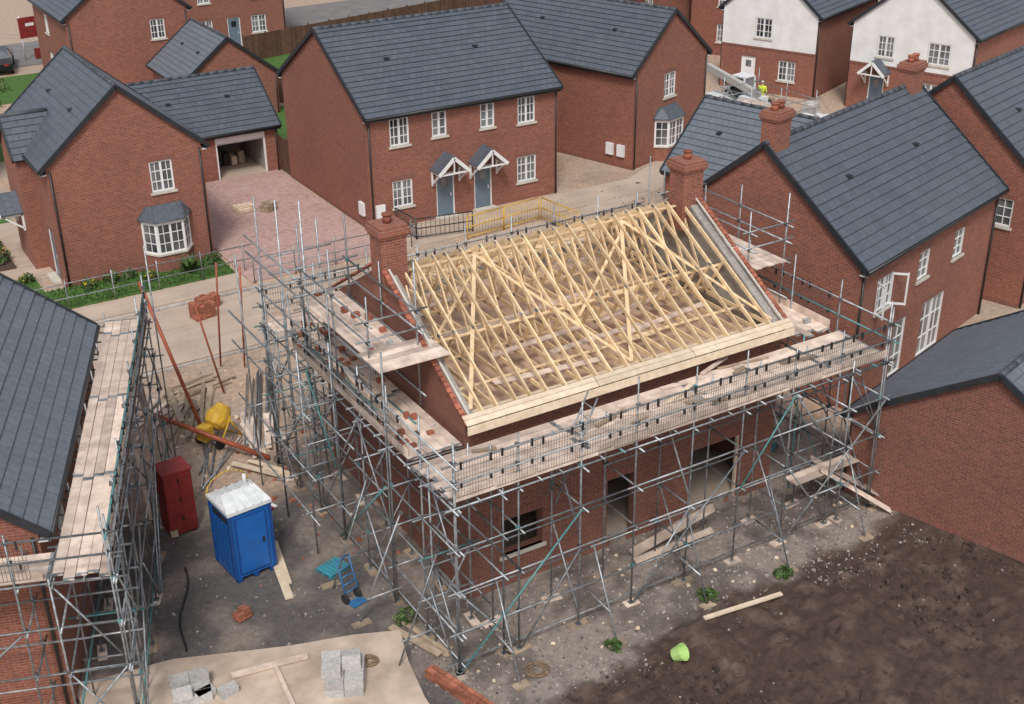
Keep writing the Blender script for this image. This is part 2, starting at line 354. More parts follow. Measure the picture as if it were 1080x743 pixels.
house('brick_house',(11.07,27.8),0,9.95,9.4,5.3,8.15,'x',
 {'front':[('w',1.15,3.75,.95,1.25),('w',3.25,3.85,.75,1.15,2),('w',5.75,3.85,.75,1.15,2),('w',7.75,3.75,.95,1.25),('w',1.15,.9,1.0,1.25),('d',3.35),('c',3.85),('d',5.35),('c',5.85),('w',7.7,.9,1.05,1.25),('m',.25)],'left':[('m',8.4)]})
def h1x(wl,fr,gl,tr,rf):
    for S,ln in ((Side((-.6,2.6),(1,0)),.6),(Side((-.6,5.4),(0,-1)),2.8),(Side((0,5.4),(-1,0)),.6)):
        wall(wl,S,ln,4.9,[],'brick')
    S=Side((-.6,5.4),(0,-1)); wl.poly([S.T(0,4.9),S.T(2.8,4.9),S.T(1.4,6.2)],'brick',[(0,4.9),(2.8,4.9),(1.4,6.2)])
    for ye in (2.4,5.6):
        slope(rf,(-.75,ye,4.8),(.2,ye,4.8),(-.75,4.0,6.3),(1.3,4.0,6.3))
        rf.beam((-.75,ye,4.8),(-.75,4.0,6.3),.07,.17,'verge')
    rf.tube((-.75,4.0,6.3),(1.2,4.0,6.3),.1,'ridge',8)
    canopy(tr,Side((-.6,5.4),(0,-1)),1.4)
house('brick_house',(-2.15,28.8),0,6.25,7.8,5.1,7.8,'y',
 {'front':[('w',4.0,3.3,.95,1.3),('b',3.35,2.0)],'left':[('d',6.0)]},extras=h1x)
house('garage',(4.6,38.6),0,6.5,5.8,2.5,4.6,'x',{'front':[('g',3.2,2.6)]})
house('brick_house',(26.1,28.6),math.radians(17),6.4,10.5,5.0,7.5,'y',
 {'front':[('w',2.6,3.2,1.0,1.25),('b',1.9,2.1)],'left':[('m',9.6),('m',8.9)]})
def h7x(wl,fr,gl,tr,rf):
    chimney(wl,.45,3.7,7.4,9.3,.8,.6); chimney(wl,9.7,3.7,7.4,9.15,.8,.6)
    S=Side((0,0),(1,0))
    for a,sg in ((1.3,-1),(2.35,1)):
        p=S.T(a,3.0,-.02); q=p+Vector((sg*.25,-.42,0)); fr.beam(p+Vector((0,0,.04)),q+Vector((0,0,.04)),.05,.06,'white');fr.beam(p+Vector((0,0,1.1)),q+Vector((0,0,1.1)),.05,.06,'white')
        fr.beam(q,q+Vector((0,0,1.15)),.05,.05,'white');fr.beam(p,p+Vector((0,0,1.15)),.05,.05,'white')
house('brick_house',(17.0,4.5),th,10.2,7.5,5.1,8.2,'x',
 {'front':[('w',1.3,3.0,1.1,1.2),('w',4.2,3.2,.8,1.05,1),('w',6.9,3.2,.8,1.05,1),('w',2.9,.02,.9,2.1,1),('w',5.0,.02,1.7,2.1,2)]},extras=h7x)
c6=(17.0+11.5*math.cos(th)+.3,4.5+11.5*math.sin(th)-.9)
house('brick_house',c6,th,9,7.5,5.1,8.3,'x',{'left':[('w',6.0,3.1,.7,1.1,1)],'front':[('w',1.3,3.0,1.1,1.2)]})
a8=(13.45,.95); w8=7.8
o8=(a8[0]+w8*math.sin(th),a8[1]-w8*math.cos(th))
house('garage',o8,th,7,w8,2.65,5.1,'x',{},brick='brick2',mat='slate2')
house('garage',(24.6,16.6),th,6,5.6,2.5,5.0,'y',{},mat='slate2')
house('rendered_house',(43.2,33.6),math.radians(22),9,6.2,5.0,7.6,'x',{'left':[('w',2.2,3.3,1.1,1.2,2),('w',3.9,.9,1.1,1.2,2),('d',1.4,'white')]},split={'left':2.75})
house('rendered_house',(46.1,24.6),math.radians(18),9,7.2,5.0,7.8,'x',{'left':[('w',1.6,3.2,1.0,1.2,2),('w',4.6,3.2,1.3,1.2,2),('d',1.3,'doorblue'),('c',1.8),('w',4.4,.9,1.3,1.2,2)]},split={'left':2.75})
house('brick_house',(48.5,40.5),math.radians(24),9,8,5.0,7.6,'x',{'left':[('w',2,3.3,1,1.2),('w',5,3.3,1,1.2),('w',2,.9,1,1.2)]})
house('brick_house',(38.5,46),math.radians(20),9,8,5.0,7.6,'x',{'left':[('w',2,3.3,1,1.2),('w',5,3.3,1,1.2)],'front':[('w',2,3.3,1,1.2)]})
house('brick_house',(60,30),math.radians(20),9,9,5.0,7.6,'y',{'left':[('w',2,3.3,1,1.2)]})
house('brick_house',(5.6,57.6),0,7.4,9,5.1,7.9,'y',{'front':[('w',5,3.3,.9,1.2)],'left':[('w',3,3.3,.9,1.2),('w',3,.9,.9,1.2)]})
house('garage',(9.6,48.8),0,5.6,6,2.5,4.7,'y',{},mat='slate2')
house('brick_house',(15.5,67),0,7.6,8.5,5.1,7.9,'x',{'front':[('w',1.2,3.3,.9,1.2),('w',5,3.3,.9,1.2),('w',1.2,.9,.9,1.2),('d',3.2),('w',5,.9,1.1,1.2)]})
house('brick_house',(-7.4,44.5),0,5.0,8,5.1,7.9,'y',{'front':[('w',3,3.3,.9,1.2)]})
house('brick_house',(30,82),math.radians(8),9,9,5.1,7.9,'x',{'front':[('w',1.2,3.3,.9,1.2),('w',5,3.3,.9,1.2),('w',1.2,.9,.9,1.2)]})
c9=Vector((-8.1,3.55)); x9=Vector((math.cos(W9),math.sin(W9))); o9=c9-x9*8.5
house('brick_house',(o9.x,o9.y),W9,8.5,10.4,5.05,8.3,'y',{'front':[('w',5.5,.9,1.1,1.2)],'right':[('w',2,3.2,1,1.1),('w',6,3.2,1,1.1)]},mat='slate2')

# ---------------------------------------------------------------- unfinished house
HX0,HX1,HY0,HY1,ZE,ZR=1.6,11.75,2.35,10.8,5.3,7.7
E=empty('unfinished_brick_house')
wl,tr,rf=MB(),MB(),MB()
Wd,Dp=HX1-HX0,HY1-HY0
ops={'front':[(1.0,.95,1.25,1.1),(4.3,.0,.95,2.15),(7.1,0,1.9,2.15)],'right':[],'back':[(1.5,.9,1.2,1.2),(5,0,1,2.1)],'left':[]}
SS={'front':(Side((HX0,HY0),(1,0)),Wd),'right':(Side((HX1,HY0),(0,1)),Dp),'back':(Side((HX1,HY1),(-1,0)),Wd),'left':(Side((HX0,HY1),(0,-1)),Dp)}
for k,(S,ln) in SS.items():
    wall(wl,S,ln,ZE,ops[k],'brick2',depth=.3)
    for o in ops[k]:
        S.box(tr,o[0]-.1,o[0]+o[2]+.1,o[1]+o[3],o[1]+o[3]+.215,-.1,.012,'soldier')
        if o[1]>.5: S.box(tr,o[0]-.08,o[0]+o[2]+.08,o[1]-.09,o[1],-.1,.06,'sill')
# patio opening temporary frame
S=SS['front'][0]
for a in (7.1,9.0): S.box(tr,a-.04+(.04 if a<8 else -.04),a+.04+(.04 if a<8 else -.04),0.0,2.15,-.22,-.14,'fascia')
t=.3
wl.box(HX0,HX1,HY0+.003,HY0+t,ZE-.004,ZE,'block')
wl.poly([(HX0+t,HY0+t,2.6),(HX0+t,HY0+t,ZE),(HX1-t,HY0+t,ZE),(HX1-t,HY0+t,2.6)],'block')
wl.poly([(HX0+t,HY1-t,2.6),(HX1-t,HY1-t,2.6),(HX1-t,HY1-t,ZE),(HX0+t,HY1-t,ZE)],'block')
wl.box(HX0,HX1,HY1-t,HY1-.003,ZE-.004,ZE,'block')
wl.box(HX0+.12,HX1-.12,HY0+.31,HY1-.31,4.75,4.82,'chip')
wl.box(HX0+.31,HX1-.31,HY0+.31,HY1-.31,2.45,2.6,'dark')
wl.box(HX0+.31,HX1-.31,HY0+.31,HY1-.31,0.02,.1,'path')
for xx in (5.0,8.2): wl.box(xx,xx+.1,HY0+.32,HY1-.32,.1,2.45,'block')
ym=(HY0+HY1)/2
for xo,xi in ((HX0,HX0+t),(HX1,HX1-t)):
    a=[(xo,HY0,ZE),(xo,HY1,ZE),(xo,ym,ZR+.12)]; b_=[(xi,HY0,ZE),(xi,HY1,ZE),(xi,ym,ZR+.12)]
    uvs=[(p[1],p[2]) for p in a]
    if xo<xi: wl.poly([a[1],a[0],a[2]],'brick2',[uvs[1],uvs[0],uvs[2]]); wl.poly(b_,'block',uvs)
    else: wl.poly(a,'brick2',uvs); wl.poly([b_[1],b_[0],b_[2]],'block',[uvs[1],uvs[0],uvs[2]])
    bot=[(xi,HY0+t,4.8),(xi,HY1-t,4.8),(xi,HY1-t,ZE),(xi,HY0+t,ZE)]
    wl.poly(bot,'block',[(p[1],p[2]) for p in bot])
    for i,j in ((0,2),(1,2)): wl.poly([a[i],a[j],b_[j],b_[i]],'block')
    for sg,yo in ((1,HY0),(-1,HY1)):
        n=30; p=Vector((xo,yo-sg*.3,ZE-.11)); q=Vector((xo,ym-sg*.3,ZR+.0))
        d=(q-p); s_=1 if xo<xi else -1
        for i in range(n):
            c=p+d*((i+.5)/n); dd=d.normalized()*U(.055,.075); xs=-.04*s_+U(-.012,.012)
            rf.beam(c-dd+Vector((xs,0,.11)),c+dd+Vector((xs,0,.125)),.13,.045,'verget')
        rf.beam(p+Vector((.09*s_,0,.125)),q+Vector((.09*s_,0,.125)),.05,.035,'sill')
for xc in (HX0+.27,HX1-.22):
    chimney(wl,xc,ym,6.9,8.95,.72,.66,pots=1)
TR=MB()
xs=np.linspace(HX0+.5,HX1-.45,20)
k=(ZR-ZE)/(Dp/2)
for i,x in enumerate(xs):
    x=x+U(-.04,.04); y0=HY0-.32;y1=HY1+.32; z=ZE+.06; j=U(-.04,.04)
    A=(x,y0,z-.32*k);B=(x,y1,z-.32*k);C=(x+j,ym,ZR+.05); w,h=.045,.11
    TR.beam(A,C,w,h,'pine');TR.beam(B,C,w,h,'pine'); TR.beam((x,HY0-.02,z),(x,HY1+.02,z),w,h,'pine')
    q1=HY0+Dp/3;q2=HY0+2*Dp/3; m1=(x,HY0+Dp/4,z+(ZR-ZE)/2);m2=(x,HY1-Dp/4,z+(ZR-ZE)/2); o=.002
    for a,b_ in (((x+o,q1,z),C),((x+o,q2,z),C),((x+o,q1,z),m1),((x+o,q2,z),m2)): TR.beam(a,b_,w-.004,.085,'pine')
    for P in (C,m1,m2,(x,q1,z),(x,q2,z)):
        TR.box(P[0]-.026,P[0]+.026,P[1]-.07,P[1]+.07,P[2]-.05,P[2]+.03,'steel')
xa,xb=xs[0]-.2,xs[-1]+.2
for (yy,zz) in ((HY0+Dp/3,ZE+.14),(HY0+2*Dp/3,ZE+.14),(ym-.1,ZR-.12),(HY0+Dp/4+.1,ZE+1.05),(HY1-Dp/4-.1,ZE+1.05),(ym,ZE+.14),(HY0+1.2,ZE+.14)):
    TR.beam((xa,yy,zz),(xb-3.3,yy,zz),.1,.03,'pine'); TR.beam((xb-4.1,yy+.11,zz),(xb,yy+.11,zz),.1,.03,'pine')
n=4
for q in range(n):
    a=xa+(xb-xa)*q/n;b_=xa+(xb-xa)*(q+1)/n
    if q%2: a,b_=b_,a
    for sg,yy in ((1,HY0),(-1,HY1)):
        TR.beam((a,yy+sg*.2,ZE+.12),(b_,ym-sg*.15,ZR-.1),.1,.025,'pine')
        TR.beam((a+.2,yy+sg*2.9,ZE+.3),(b_+.2,ym-sg*.15,ZR-.2),.09,.025,'pine')
for i in range(9):
    x=U(xa,xb-3);y=U(HY0+1,HY1-1.2);an=U(-.2,.2); TR.beam((x,y,ZE+.16),(x+3*math.cos(an),y+3*math.sin(an),ZE+.17),.2,.035,'board')
for yy in (HY0+.2,HY1-.2): TR.beam((HX0+.1,yy,ZE+.02),(HX1-.1,yy,ZE+.02),.1,.06,'fascia')
ef=ZE+.06-.32*k
for yy in (HY0-.36,HY1+.36): TR.beam((HX0-.1,yy,ef),(HX1+.1,yy,ef),.025,.22,'fascia')
for a,b_ in ((HX0-.1,HX0+3.7),(HX0+3.72,HX0+6.8),(HX0+6.82,HX1+.1)):
    p=Vector((0,HY0-.34,ef+.13)); sl=Vector((0,1,k)).normalized()
    for w_,off in ((.15,.0),(.12,.17)):
        s0=p+sl*off; s1=p+sl*(off+w_)
        TR.hexa([(a,s0.y,s0.z),(b_,s0.y,s0.z),(b_,s1.y,s1.z),(a,s1.y,s1.z),(a,s0.y,s0.z+.02),(b_,s0.y,s0.z+.02),(b_,s1.y,s1.z+.02),(a,s1.y,s1.z+.02)],'fascia')
tr.box(HX0+.05,HX1-.05,HY0-.3,HY0-.003,ef-.1,ef-.085,'black')
wl.obj('walls',E);tr.obj('lintels_and_sills',E);rf.obj('verge_tiles',E);TR.obj('roof_trusses',E)

# ---------------------------------------------------------------- scaffolding
RT=.0245
class Scaf:
    def __init__(s): s.t=MB();s.b=MB();s.g=MB();s.c=MB()
    def tb(s,p,q,mat=None,r=RT):
        if mat is None: mat='steel' if R()>.045 else 'teal'
        s.t.tube(p,q,r,mat,6)
    def cp(s,p):
        a=.045; x,y,z=p; s.c.box(x-a,x+a,y-a,y+a,z-a*.9,z+a*.9,'teal' if R()<.12 else 'coupler')
    def run(s,p0,d,n,Ln,nb,w=1.25,lifts=(1.2,2.4,3.55,4.66),deck=4.8,top=6.1,guard=True,extra=0,bd=(0,None),inner=True,brace=True,feet=True,zb=0.03):
        p0=Vector((*p0,0));d=Vector((*d,0));n=Vector((*n,0)); Z=Vector((0,0,1))
        bay=Ln/nb
        for i in range(nb+1):
            P=p0+d*bay*i+d*U(-.06,.06); I=P-n*w
            tp=top+U(-.15,.45); ln=Vector((U(-.04,.04),U(-.04,.04),0))
            s.tb(P+Z*zb,P+Z*tp+ln)
            if inner: s.tb(I+Z*zb,I+Z*(deck+U(-.1,.35))+ln)
            for Q in (P,I):
                if feet:
                    a_=U(-.25,.25); dv=(d*math.cos(a_)+n*math.sin(a_)); s.b.beam(Q+Z*.02-dv*U(.14,.34),Q+Z*.02+dv*U(.14,.34),.225,.04,random.choice(['board','oldboard','oldboard']))
                    s.c.box(Q.x-.075,Q.x+.075,Q.y-.075,Q.y+.075,.04,.05,'steel')
                for z in lifts: s.cp(Q+Z*z)
            s.cp(P+Z*(deck+.5)); s.cp(P+Z*(deck+1.0))
            for z in lifts:
                if z<4 and R()<.3: continue
                s.tb(P+n*U(.12,.3)+Z*(z-.05)+d*.05,I-n*U(.1,.3)+Z*(z-.05)+d*.05)
            if i<nb:
                for q in (.35,.7):
                    M_=P+d*bay*q; s.tb(M_+n*.15+Z*(lifts[-1]+.05),M_-n*(w+.2)+Z*(lifts[-1]+.05))
            if brace and i%2==0:
                for a,b_ in ((.1,lifts[1]),(lifts[1],lifts[3])):
                    if R()<.8: s.tb(P+Z*(a+.1)+d*.06,I+Z*(b_-.1)+d*.06)
        for li,z in enumerate(lifts):
            for Q in ((p0,p0-n*w) if inner else (p0,)):
                x=-.25
                while x<Ln:
                    l=min(U(4.5,6.4),Ln+.3-x)
                    if not(0<li<3 and R()<.12):
                        a=Q+d*x+n*.05+Z*(z+U(-.03,.03)); b_=Q+d*(x+l)+n*.05+Z*(z+U(-.03,.03)); s.tb(a,b_)
                    x+=l
        for z in (deck+.5,deck+1.0):
            s.tb(p0-d*.3+n*.05+Z*z,p0+d*(Ln+.3)+n*.05+Z*(z+U(-.02,.02)))
        s.tb(p0-d*.3-n*.05+Z*.28,p0+d*(Ln+.2)-n*.05+Z*.3)
        if brace:
            for i in range(nb):
                a=p0+d*bay*i+n*.1;b_=p0+d*bay*(i+1)+n*.1
                for (za,zc) in [(.15,lifts[1]),(lifts[1],lifts[3])]:
                    if R()<.4:
                        if (i+int(za))%2: s.tb(a+Z*za,b_+Z*zc)
                        else: s.tb(b_+Z*za,a+Z*zc)
                if i%3==0 and i+2<=nb:
                    s.tb(a+n*.05+Z*.2,p0+d*bay*(i+2)+n*.15+Z*lifts[2])
        st,en=bd; en=Ln if en is None else en
        nbd=int((w+extra)/.235)
        for kx in range(nbd):
            off=.12+kx*.235; x=st+U(-.2,.1)
            while x<en:
                l=min(3.9,en-x+.1)
                if l<.4: break
                a=p0+d*x-n*off+Z*(deck+U(0,.012)); b_=p0+d*(x+l-.02)-n*(off+U(-.01,.01))+Z*(deck+U(0,.015))
                s.b.beam(a,b_,.22,.038,'board')
                for e_ in (a+d*.03,b_-d*.03): s.b.beam(e_-d*.03,e_+d*.03,.226,.041,'steel')
                x+=l
        x=st
        while x<en:
            l=min(3.9,en-x); s.b.beam(p0+d*x+Z*(deck+.13),p0+d*(x+l-.02)+Z*(deck+.13+U(-.02,.03)),.036,.225,'board'); x+=l
        if guard:
            x=st+.05
            while x+.6<en:
                l=min(U(1.05,1.2),en-x); a=p0+d*x+n*.025;b_=p0+d*(x+l-.05)+n*.025
                h0,h1=deck+.04+U(0,.1),deck+.96+U(0,.05)
                nv=max(2,int(l/.075))
                for q in range(nv+1):
                    c=a.lerp(b_,q/nv); s.g.tube(c+Z*h0,c+Z*h1,.0048,'wire',3,False)
                for z in (h0,h0+.23,h0+.46,h0+.69,h1):
                    s.g.tube(a+Z*z,b_+Z*z,.0065,'wire',3,False)
                for q in (.12,.88):
                    c=a.lerp(b_,q)+n*.04
                    s.g.beam(c+Z*(h1+.05),c+Z*(h1-.14),.045,.045,'black'); s.g.beam(c+Z*(h1-.48),c+Z*(h1-.6),.05,.045,'black')
                x+=l
    def platform(s,x0,x1,y0,y1,z,top,zb=4.8,rails=(.5,1.0),nb=2):
        for x in (x0,x1):
            for i in range(nb+1):
                y=y0+(y1-y0)*i/nb; s.tb((x,y,zb),(x+U(-.04,.04),y,top+U(-.3,.5)))
                for r_ in rails: s.cp((x,y,z+r_))
            for r_ in rails+(-.1,-1.2): s.tb((x,y0-.3,z+r_),(x,y1+.3,z+r_))
        for y in (y0,y1):
            for r_ in rails+(-.15,): s.tb((x0-.3,y,z+r_+.05),(x1+.3,y,z+r_+.05))
        s.tb((x0,y0,zb+.1),(x0,y1,z-.1)); s.tb((x1,y1,zb+.1),(x1,y0,z-.1))
        n=int((x1-x0)/.235)
        for i in range(n):
            x=x0+.15+i*.235; s.b.beam((x,y0-.25+U(-.1,.1),z),(x,y1+.25+U(-.1,.1),z),.222,.038,'board')
    def ladder(s,p,q,w=.4,sd=(1,0,0)):
        p=Vector(p);q=Vector(q);sd=Vector(sd); s.t.tube(p-sd*w/2,q-sd*w/2,.025,'steel');s.t.tube(p+sd*w/2,q+sd*w/2,.025,'steel')
        n=int((q-p).length/.28)
        for i in range(1,n): c=p.lerp(q,i/n); s.t.tube(c-sd*w/2,c+sd*w/2,.014,'steel')
    def done(s,name,loc=(0,0,0),rot=0):
        e=empty(name,loc,rot); s.t.obj('tubes',e);s.b.obj('boards',e)
        if s.g.v: s.g.obj('brick_guards',e)
        s.c.obj('couplers',e); return e
SW,SD=13.4,11.3
S=Scaf()
S.run((0,0),(1,0),(0,-1),SW,8,extra=.85)
S.run((0,SD),(0,-1),(-1,0),SD,7,extra=.2,bd=(2.2,SD-2.2))
S.run((SW,0),(0,1),(1,0),SD,6,extra=.1,bd=(2.2,SD-2.2))
S.run((SW,SD),(-1,0),(0,1),SW,8,w=1.0)
S.platform(.1,1.45,4.3,8.3,6.45,8.3); S.platform(12.0,13.35,4.2,8.2,6.3,8.0)
for i in range(5): S.b.beam((.0,3.6+i*.24,6.52),(1.9,3.6+i*.24,6.52),.222,.04,'board')
for (x,y,h) in ((0,11.3,8.6),(0,9.6,9.0),(.1,8.1,9.4),(1.3,9.8,8.2),(0,6.4,7.6),(-.1,3.2,7.2),(12.1,9,8.3),(13.4,9.3,8.0),(-.9,10.4,7.4),(-.9,8.4,6.9),(-.9,6.3,6.2)): S.tb((x,y,0),(x+U(-.08,.08),y,h))
for z in (1.2,2.6,4.4,5.3): S.tb((-.95,5.8,z),(-.95,11.5,z+U(-.05,.05)))
for y in (6.4,8.4,10.4):
    for z in (1.3,2.7,4.5): S.tb((-1.1,y,z),(.3,y,z))
for y in (7.9,9.7):
    for z in (6.9,7.4): S.tb((-.2,y,z),(-.2,y+2,z)); S.tb((-.3,y,z),(1.6,y,z))
for i in range(3):
    y=1.0+i*1.9; S.tb((-1.2,y+U(-.2,.2),.05),(0.05,y,2.9)); S.cp((0.05,y,2.9)); S.b.beam((-1.45,y,.03),(-.95,y,.03),.225,.04,'oldboard')
    S.tb((-1.0,y,.7),(.2,y,.7))
for i in range(5):
    x=1.0+i*2.8; S.tb((x,-1.1,.05),(x+U(-.2,.2),.05,2.3)); S.b.beam((x-.2,-1.15,.03),(x+.2,-1.15,.03),.225,.04,'oldboard'); S.tb((x,-.8,.75),(x,.3,.8))
S.ladder((.7,9.5,.1),(.7,10.6,5.8)); S.ladder((3.2,1.0,3.2),(4.4,1.0,5.8),sd=(0,1,0))
for (x,y,l,z) in ((11.0,.6,2.4,1.27),(11.0,.85,2.4,1.27)): S.b.beam((x,y,z),(x+l,y,z),.22,.04,'board')
S.b.beam((6.2,1.6,.12),(8.7,1.25,.95),.06,.3,'board'); S.b.beam((6.1,1.3,.1),(8.4,.9,.5),.2,.05,'board')
S.b.beam((12.2,1.2,1.4),(14.1,-.2,.1),.25,.05,'board'); S.b.beam((12.0,.6,1.4),(13.7,-.6,.1),.22,.05,'board')
for i in range(16):
    x=U(1,11);y=U(.4,1.9); a=U(-.4,.4); l=U(.3,1.6); S.b.beam((x,y,4.86),(x+l*math.cos(a),y+l*math.sin(a),4.87),U(.05,.15),.04,random.choice(['board','fascia','oldboard','oldboard']))
for i in range(6):
    y=U(3,8); S.tb((U(.3,1.1),y,4.87),(U(.3,1.1),y+U(1,2),4.88))
for i in range(46):   # loose bricks / tile offcuts on the decks
    x,y,z=(U(.2,1.2),U(2.5,10.5),4.83) if i%3 else (U(12.3,13.1),U(2.5,10.5),4.83)
    if i%7==0: x,y,z=(U(.3,1.3),U(4.5,8),6.48)
    S.c.box(x-U(.05,.12),x+U(.05,.12),y-.06,y+.06,z,z+U(.05,.16),random.choice(['orange','orange','greyblock','verget']))
S.done('scaffolding')
S=Scaf(); W_=8.5
S.run((W_+1.6,-1.5),(0,1),(1,0),12.6,7,w=1.2,extra=.05,deck=4.75,top=6.0)
S.run((-1.5,-1.5),(1,0),(0,-1),W_+3.1,6,w=1.1,extra=0,deck=4.75,bd=(0,W_+1.8))
S.tb((W_+1.8,11.2,0),(W_+1.8,11.2,7))
S.done('scaffolding',(o9.x,o9.y,0),W9)

# ---------------------------------------------------------------- ground
def lerp3(a,b,t): return tuple(a[i]*(1-t)+b[i]*t for i in range(3))
def sm(x,a,b):
    t=max(0,min(1,(x-a)/(b-a))); return t*t*(3-2*t)
SAND=(.52,.365,.26);TARM=(.115,.105,.10);SOIL=(.07,.043,.031);GRAV=(.30,.25,.215);CONC=(.44,.345,.27)
def gcol(x,y):
    n1=noise.noise((x*.5,y*.5,0));n2=noise.noise((x*1.7,y*1.7,5));n3=noise.noise((x*5,y*5,9)); nn=n1*.6+n2*.35+n3*.15
    c=lerp3(SAND,CONC,sm(nn,-.3,.3)); peb=.3; soil=0
    dk=sm(noise.noise((x*.3,y*.3,11))+n2*.25,.1,.5)*.35; c=lerp3(c,(.27,.2,.155),dk)
    tm=sm(x+nn*.8,-7.5,-6.8)*(1-sm(x+nn*1.2,.8,2.0))*(1-sm(y+nn*1.5+x*.15,8.6,10.2))
    dust=sm(noise.noise((x*.9+3,y*.9,2))+n3*.3,.0,.45)*.6
    c=lerp3(c,lerp3(TARM,(.32,.255,.205),dust),tm)
    tk=sm(math.sin((y-.35*x)*2.2+n1*3)+n2,.7,1.3)*(1-tm)*.35; c=lerp3(c,(.33,.245,.185),tk)
    gv=sm(y+nn,-3.4,-2.6)*(1-sm(y,2.6,3.2))*sm(x+nn,-1.0,-.2)+sm(x+nn,-.3,.8)*sm(y,2.4,3)*(1-sm(y,11,13))*(1-sm(x,15,16.5))
    gv=min(1,gv); c=lerp3(c,lerp3(GRAV,(.16,.13,.112),sm(n2+n1,-.2,.4)),gv); peb=.25+.6*gv
    sb=(-2.0+(x-1.6)*.108)+ .5*n1+.3*n2
    so=(1-sm(y,sb-.25,sb+.35))*sm(x+nn*.8,.9,1.9)*(1-sm(x,22,24))
    c=lerp3(c,lerp3(SOIL,(.125,.083,.062),sm(n2,.0,.5)),so); soil=so; peb*=1-so*.6
    return c,peb,soil
def build_ground():
    x0,x1,y0,y1,st=-16,34,-16,46,.2
    nx=int((x1-x0)/st)+1;ny=int((y1-y0)/st)+1
    vs=[];cols=[];pb=[]
    for j in range(ny):
        y=y0+j*st
        for i in range(nx):
            x=x0+i*st; c,p,so=gcol(x,y)
            e=min(1,min(i,j,nx-1-i,ny-1-j)/4)
            z=so*(abs(noise.noise((x*2.2,y*2.2,1)))*.18+noise.noise((x*6,y*6,3))*.06+noise.noise((x*.4,y*.4,3))*.2)*e+noise.noise((x*3,y*3,8))*.012
            if x>13 and y>-5 and so>0: z*=.4
            vs.append((x,y,z*e)); cols+=[*c,1]; pb.append(max(p,0))
    fs=[(j*nx+i,j*nx+i+1,(j+1)*nx+i+1,(j+1)*nx+i) for j in range(ny-1) for i in range(nx-1)]
    b=len(vs); B=600
    for (x,y) in [(-B,-B),(B,-B),(B,B+300),(-B,B+300)]: vs.append((x,y,0)); cols+=[.3,.26,.23,1]; pb.append(.2)
    fs.append(tuple([b,b+1]+[i for i in range(nx-1,-1,-1)]))
    fs.append(tuple([b+1,b+2]+[j*nx+nx-1 for j in range(ny-1,-1,-1)]))
    fs.append(tuple([b+2,b+3]+[(ny-1)*nx+i for i in range(nx)]))
    fs.append(tuple([b+3,b]+[j*nx for j in range(ny)]))
    me=bpy.data.meshes.new('ground'); me.from_pydata(vs,[],fs)
    ca=me.color_attributes.new(name='Col',type='FLOAT_COLOR',domain='POINT'); ca.data.foreach_set('color',cols)
    pa=me.attributes.new('peb','FLOAT','POINT'); pa.data.foreach_set('value',pb)
    m,nt,bs=newmat('site_ground'); me.materials.append(m)
    a=nt.nodes.new('ShaderNodeAttribute');a.attribute_name='Col'; p=nt.nodes.new('ShaderNodeAttribute');p.attribute_name='peb'
    w=coordn(nt,'World')
    f=noisen(nt,w,5,7,.75,.3,.72); mr=nt.nodes.new('ShaderNodeMapRange'); mr.inputs[3].default_value=.6; mr.inputs[4].default_value=1.32; L(nt,f,mr.inputs[0])
    cc=nt.nodes.new('ShaderNodeCombineColor'); [L(nt,mr.outputs[0],cc.inputs[i]) for i in range(3)]
    col=mixc(nt,1.0,a.outputs['Color'],cc.outputs[0],'MULTIPLY')
    vo=nt.nodes.new('ShaderNodeTexVoronoi'); vo.inputs['Scale'].default_value=18; L(nt,w,vo.inputs['Vector'])
    vr=nt.nodes.new('ShaderNodeMapRange'); vr.inputs[1].default_value=.18; vr.inputs[2].default_value=.3; vr.inputs[3].default_value=1; vr.inputs[4].default_value=0; L(nt,vo.outputs['Distance'],vr.inputs[0])
    sx=nt.nodes.new('ShaderNodeSeparateColor'); L(nt,vo.outputs['Color'],sx.inputs[0])
    gt=nt.nodes.new('ShaderNodeMath'); gt.operation='GREATER_THAN'; gt.inputs[1].default_value=.62; L(nt,sx.outputs[0],gt.inputs[0])
    m1=nt.nodes.new('ShaderNodeMath'); m1.operation='MULTIPLY'; L(nt,vr.outputs[0],m1.inputs[0]); L(nt,gt.outputs[0],m1.inputs[1])
    m2=nt.nodes.new('ShaderNodeMath'); m2.operation='MULTIPLY'; L(nt,m1.outputs[0],m2.inputs[0]); L(nt,p.outputs['Fac'],m2.inputs[1])
    pc=mixc(nt,sx.outputs[1],(.46,.41,.36),(.18,.15,.13))
    col=mixc(nt,m2.outputs[0],col,pc)
    L(nt,col,bs.inputs['Base Color']); bs.inputs['Roughness'].default_value=.92
    ad=nt.nodes.new('ShaderNodeMath'); ad.operation='ADD'; L(nt,f,ad.inputs[0]); L(nt,m2.outputs[0],ad.inputs[1])
    bump(nt,bs,ad.outputs[0],.6,.03)
    ob=bpy.data.objects.new('ground',me); COL.objects.link(ob)
build_ground()
def sheet(name,pts,z,mat,h=0):
    mb=MB(); top=[(x,y,z) for x,y in pts]; mb.poly(top,mat)
    if h:
        for i in range(len(pts)):
            a,b_=pts[i],pts[(i+1)%len(pts)]; mb.poly([(a[0],a[1],z-h),(b_[0],b_[1],z-h),(b_[0],b_[1],z),(a[0],a[1],z)],mat)
    return mb.obj(name)
sheet('block_paved_driveway',[(4.4,25.2),(10.9,25.2),(10.9,38.55),(4.4,38.55)],.05,'paver',.1)
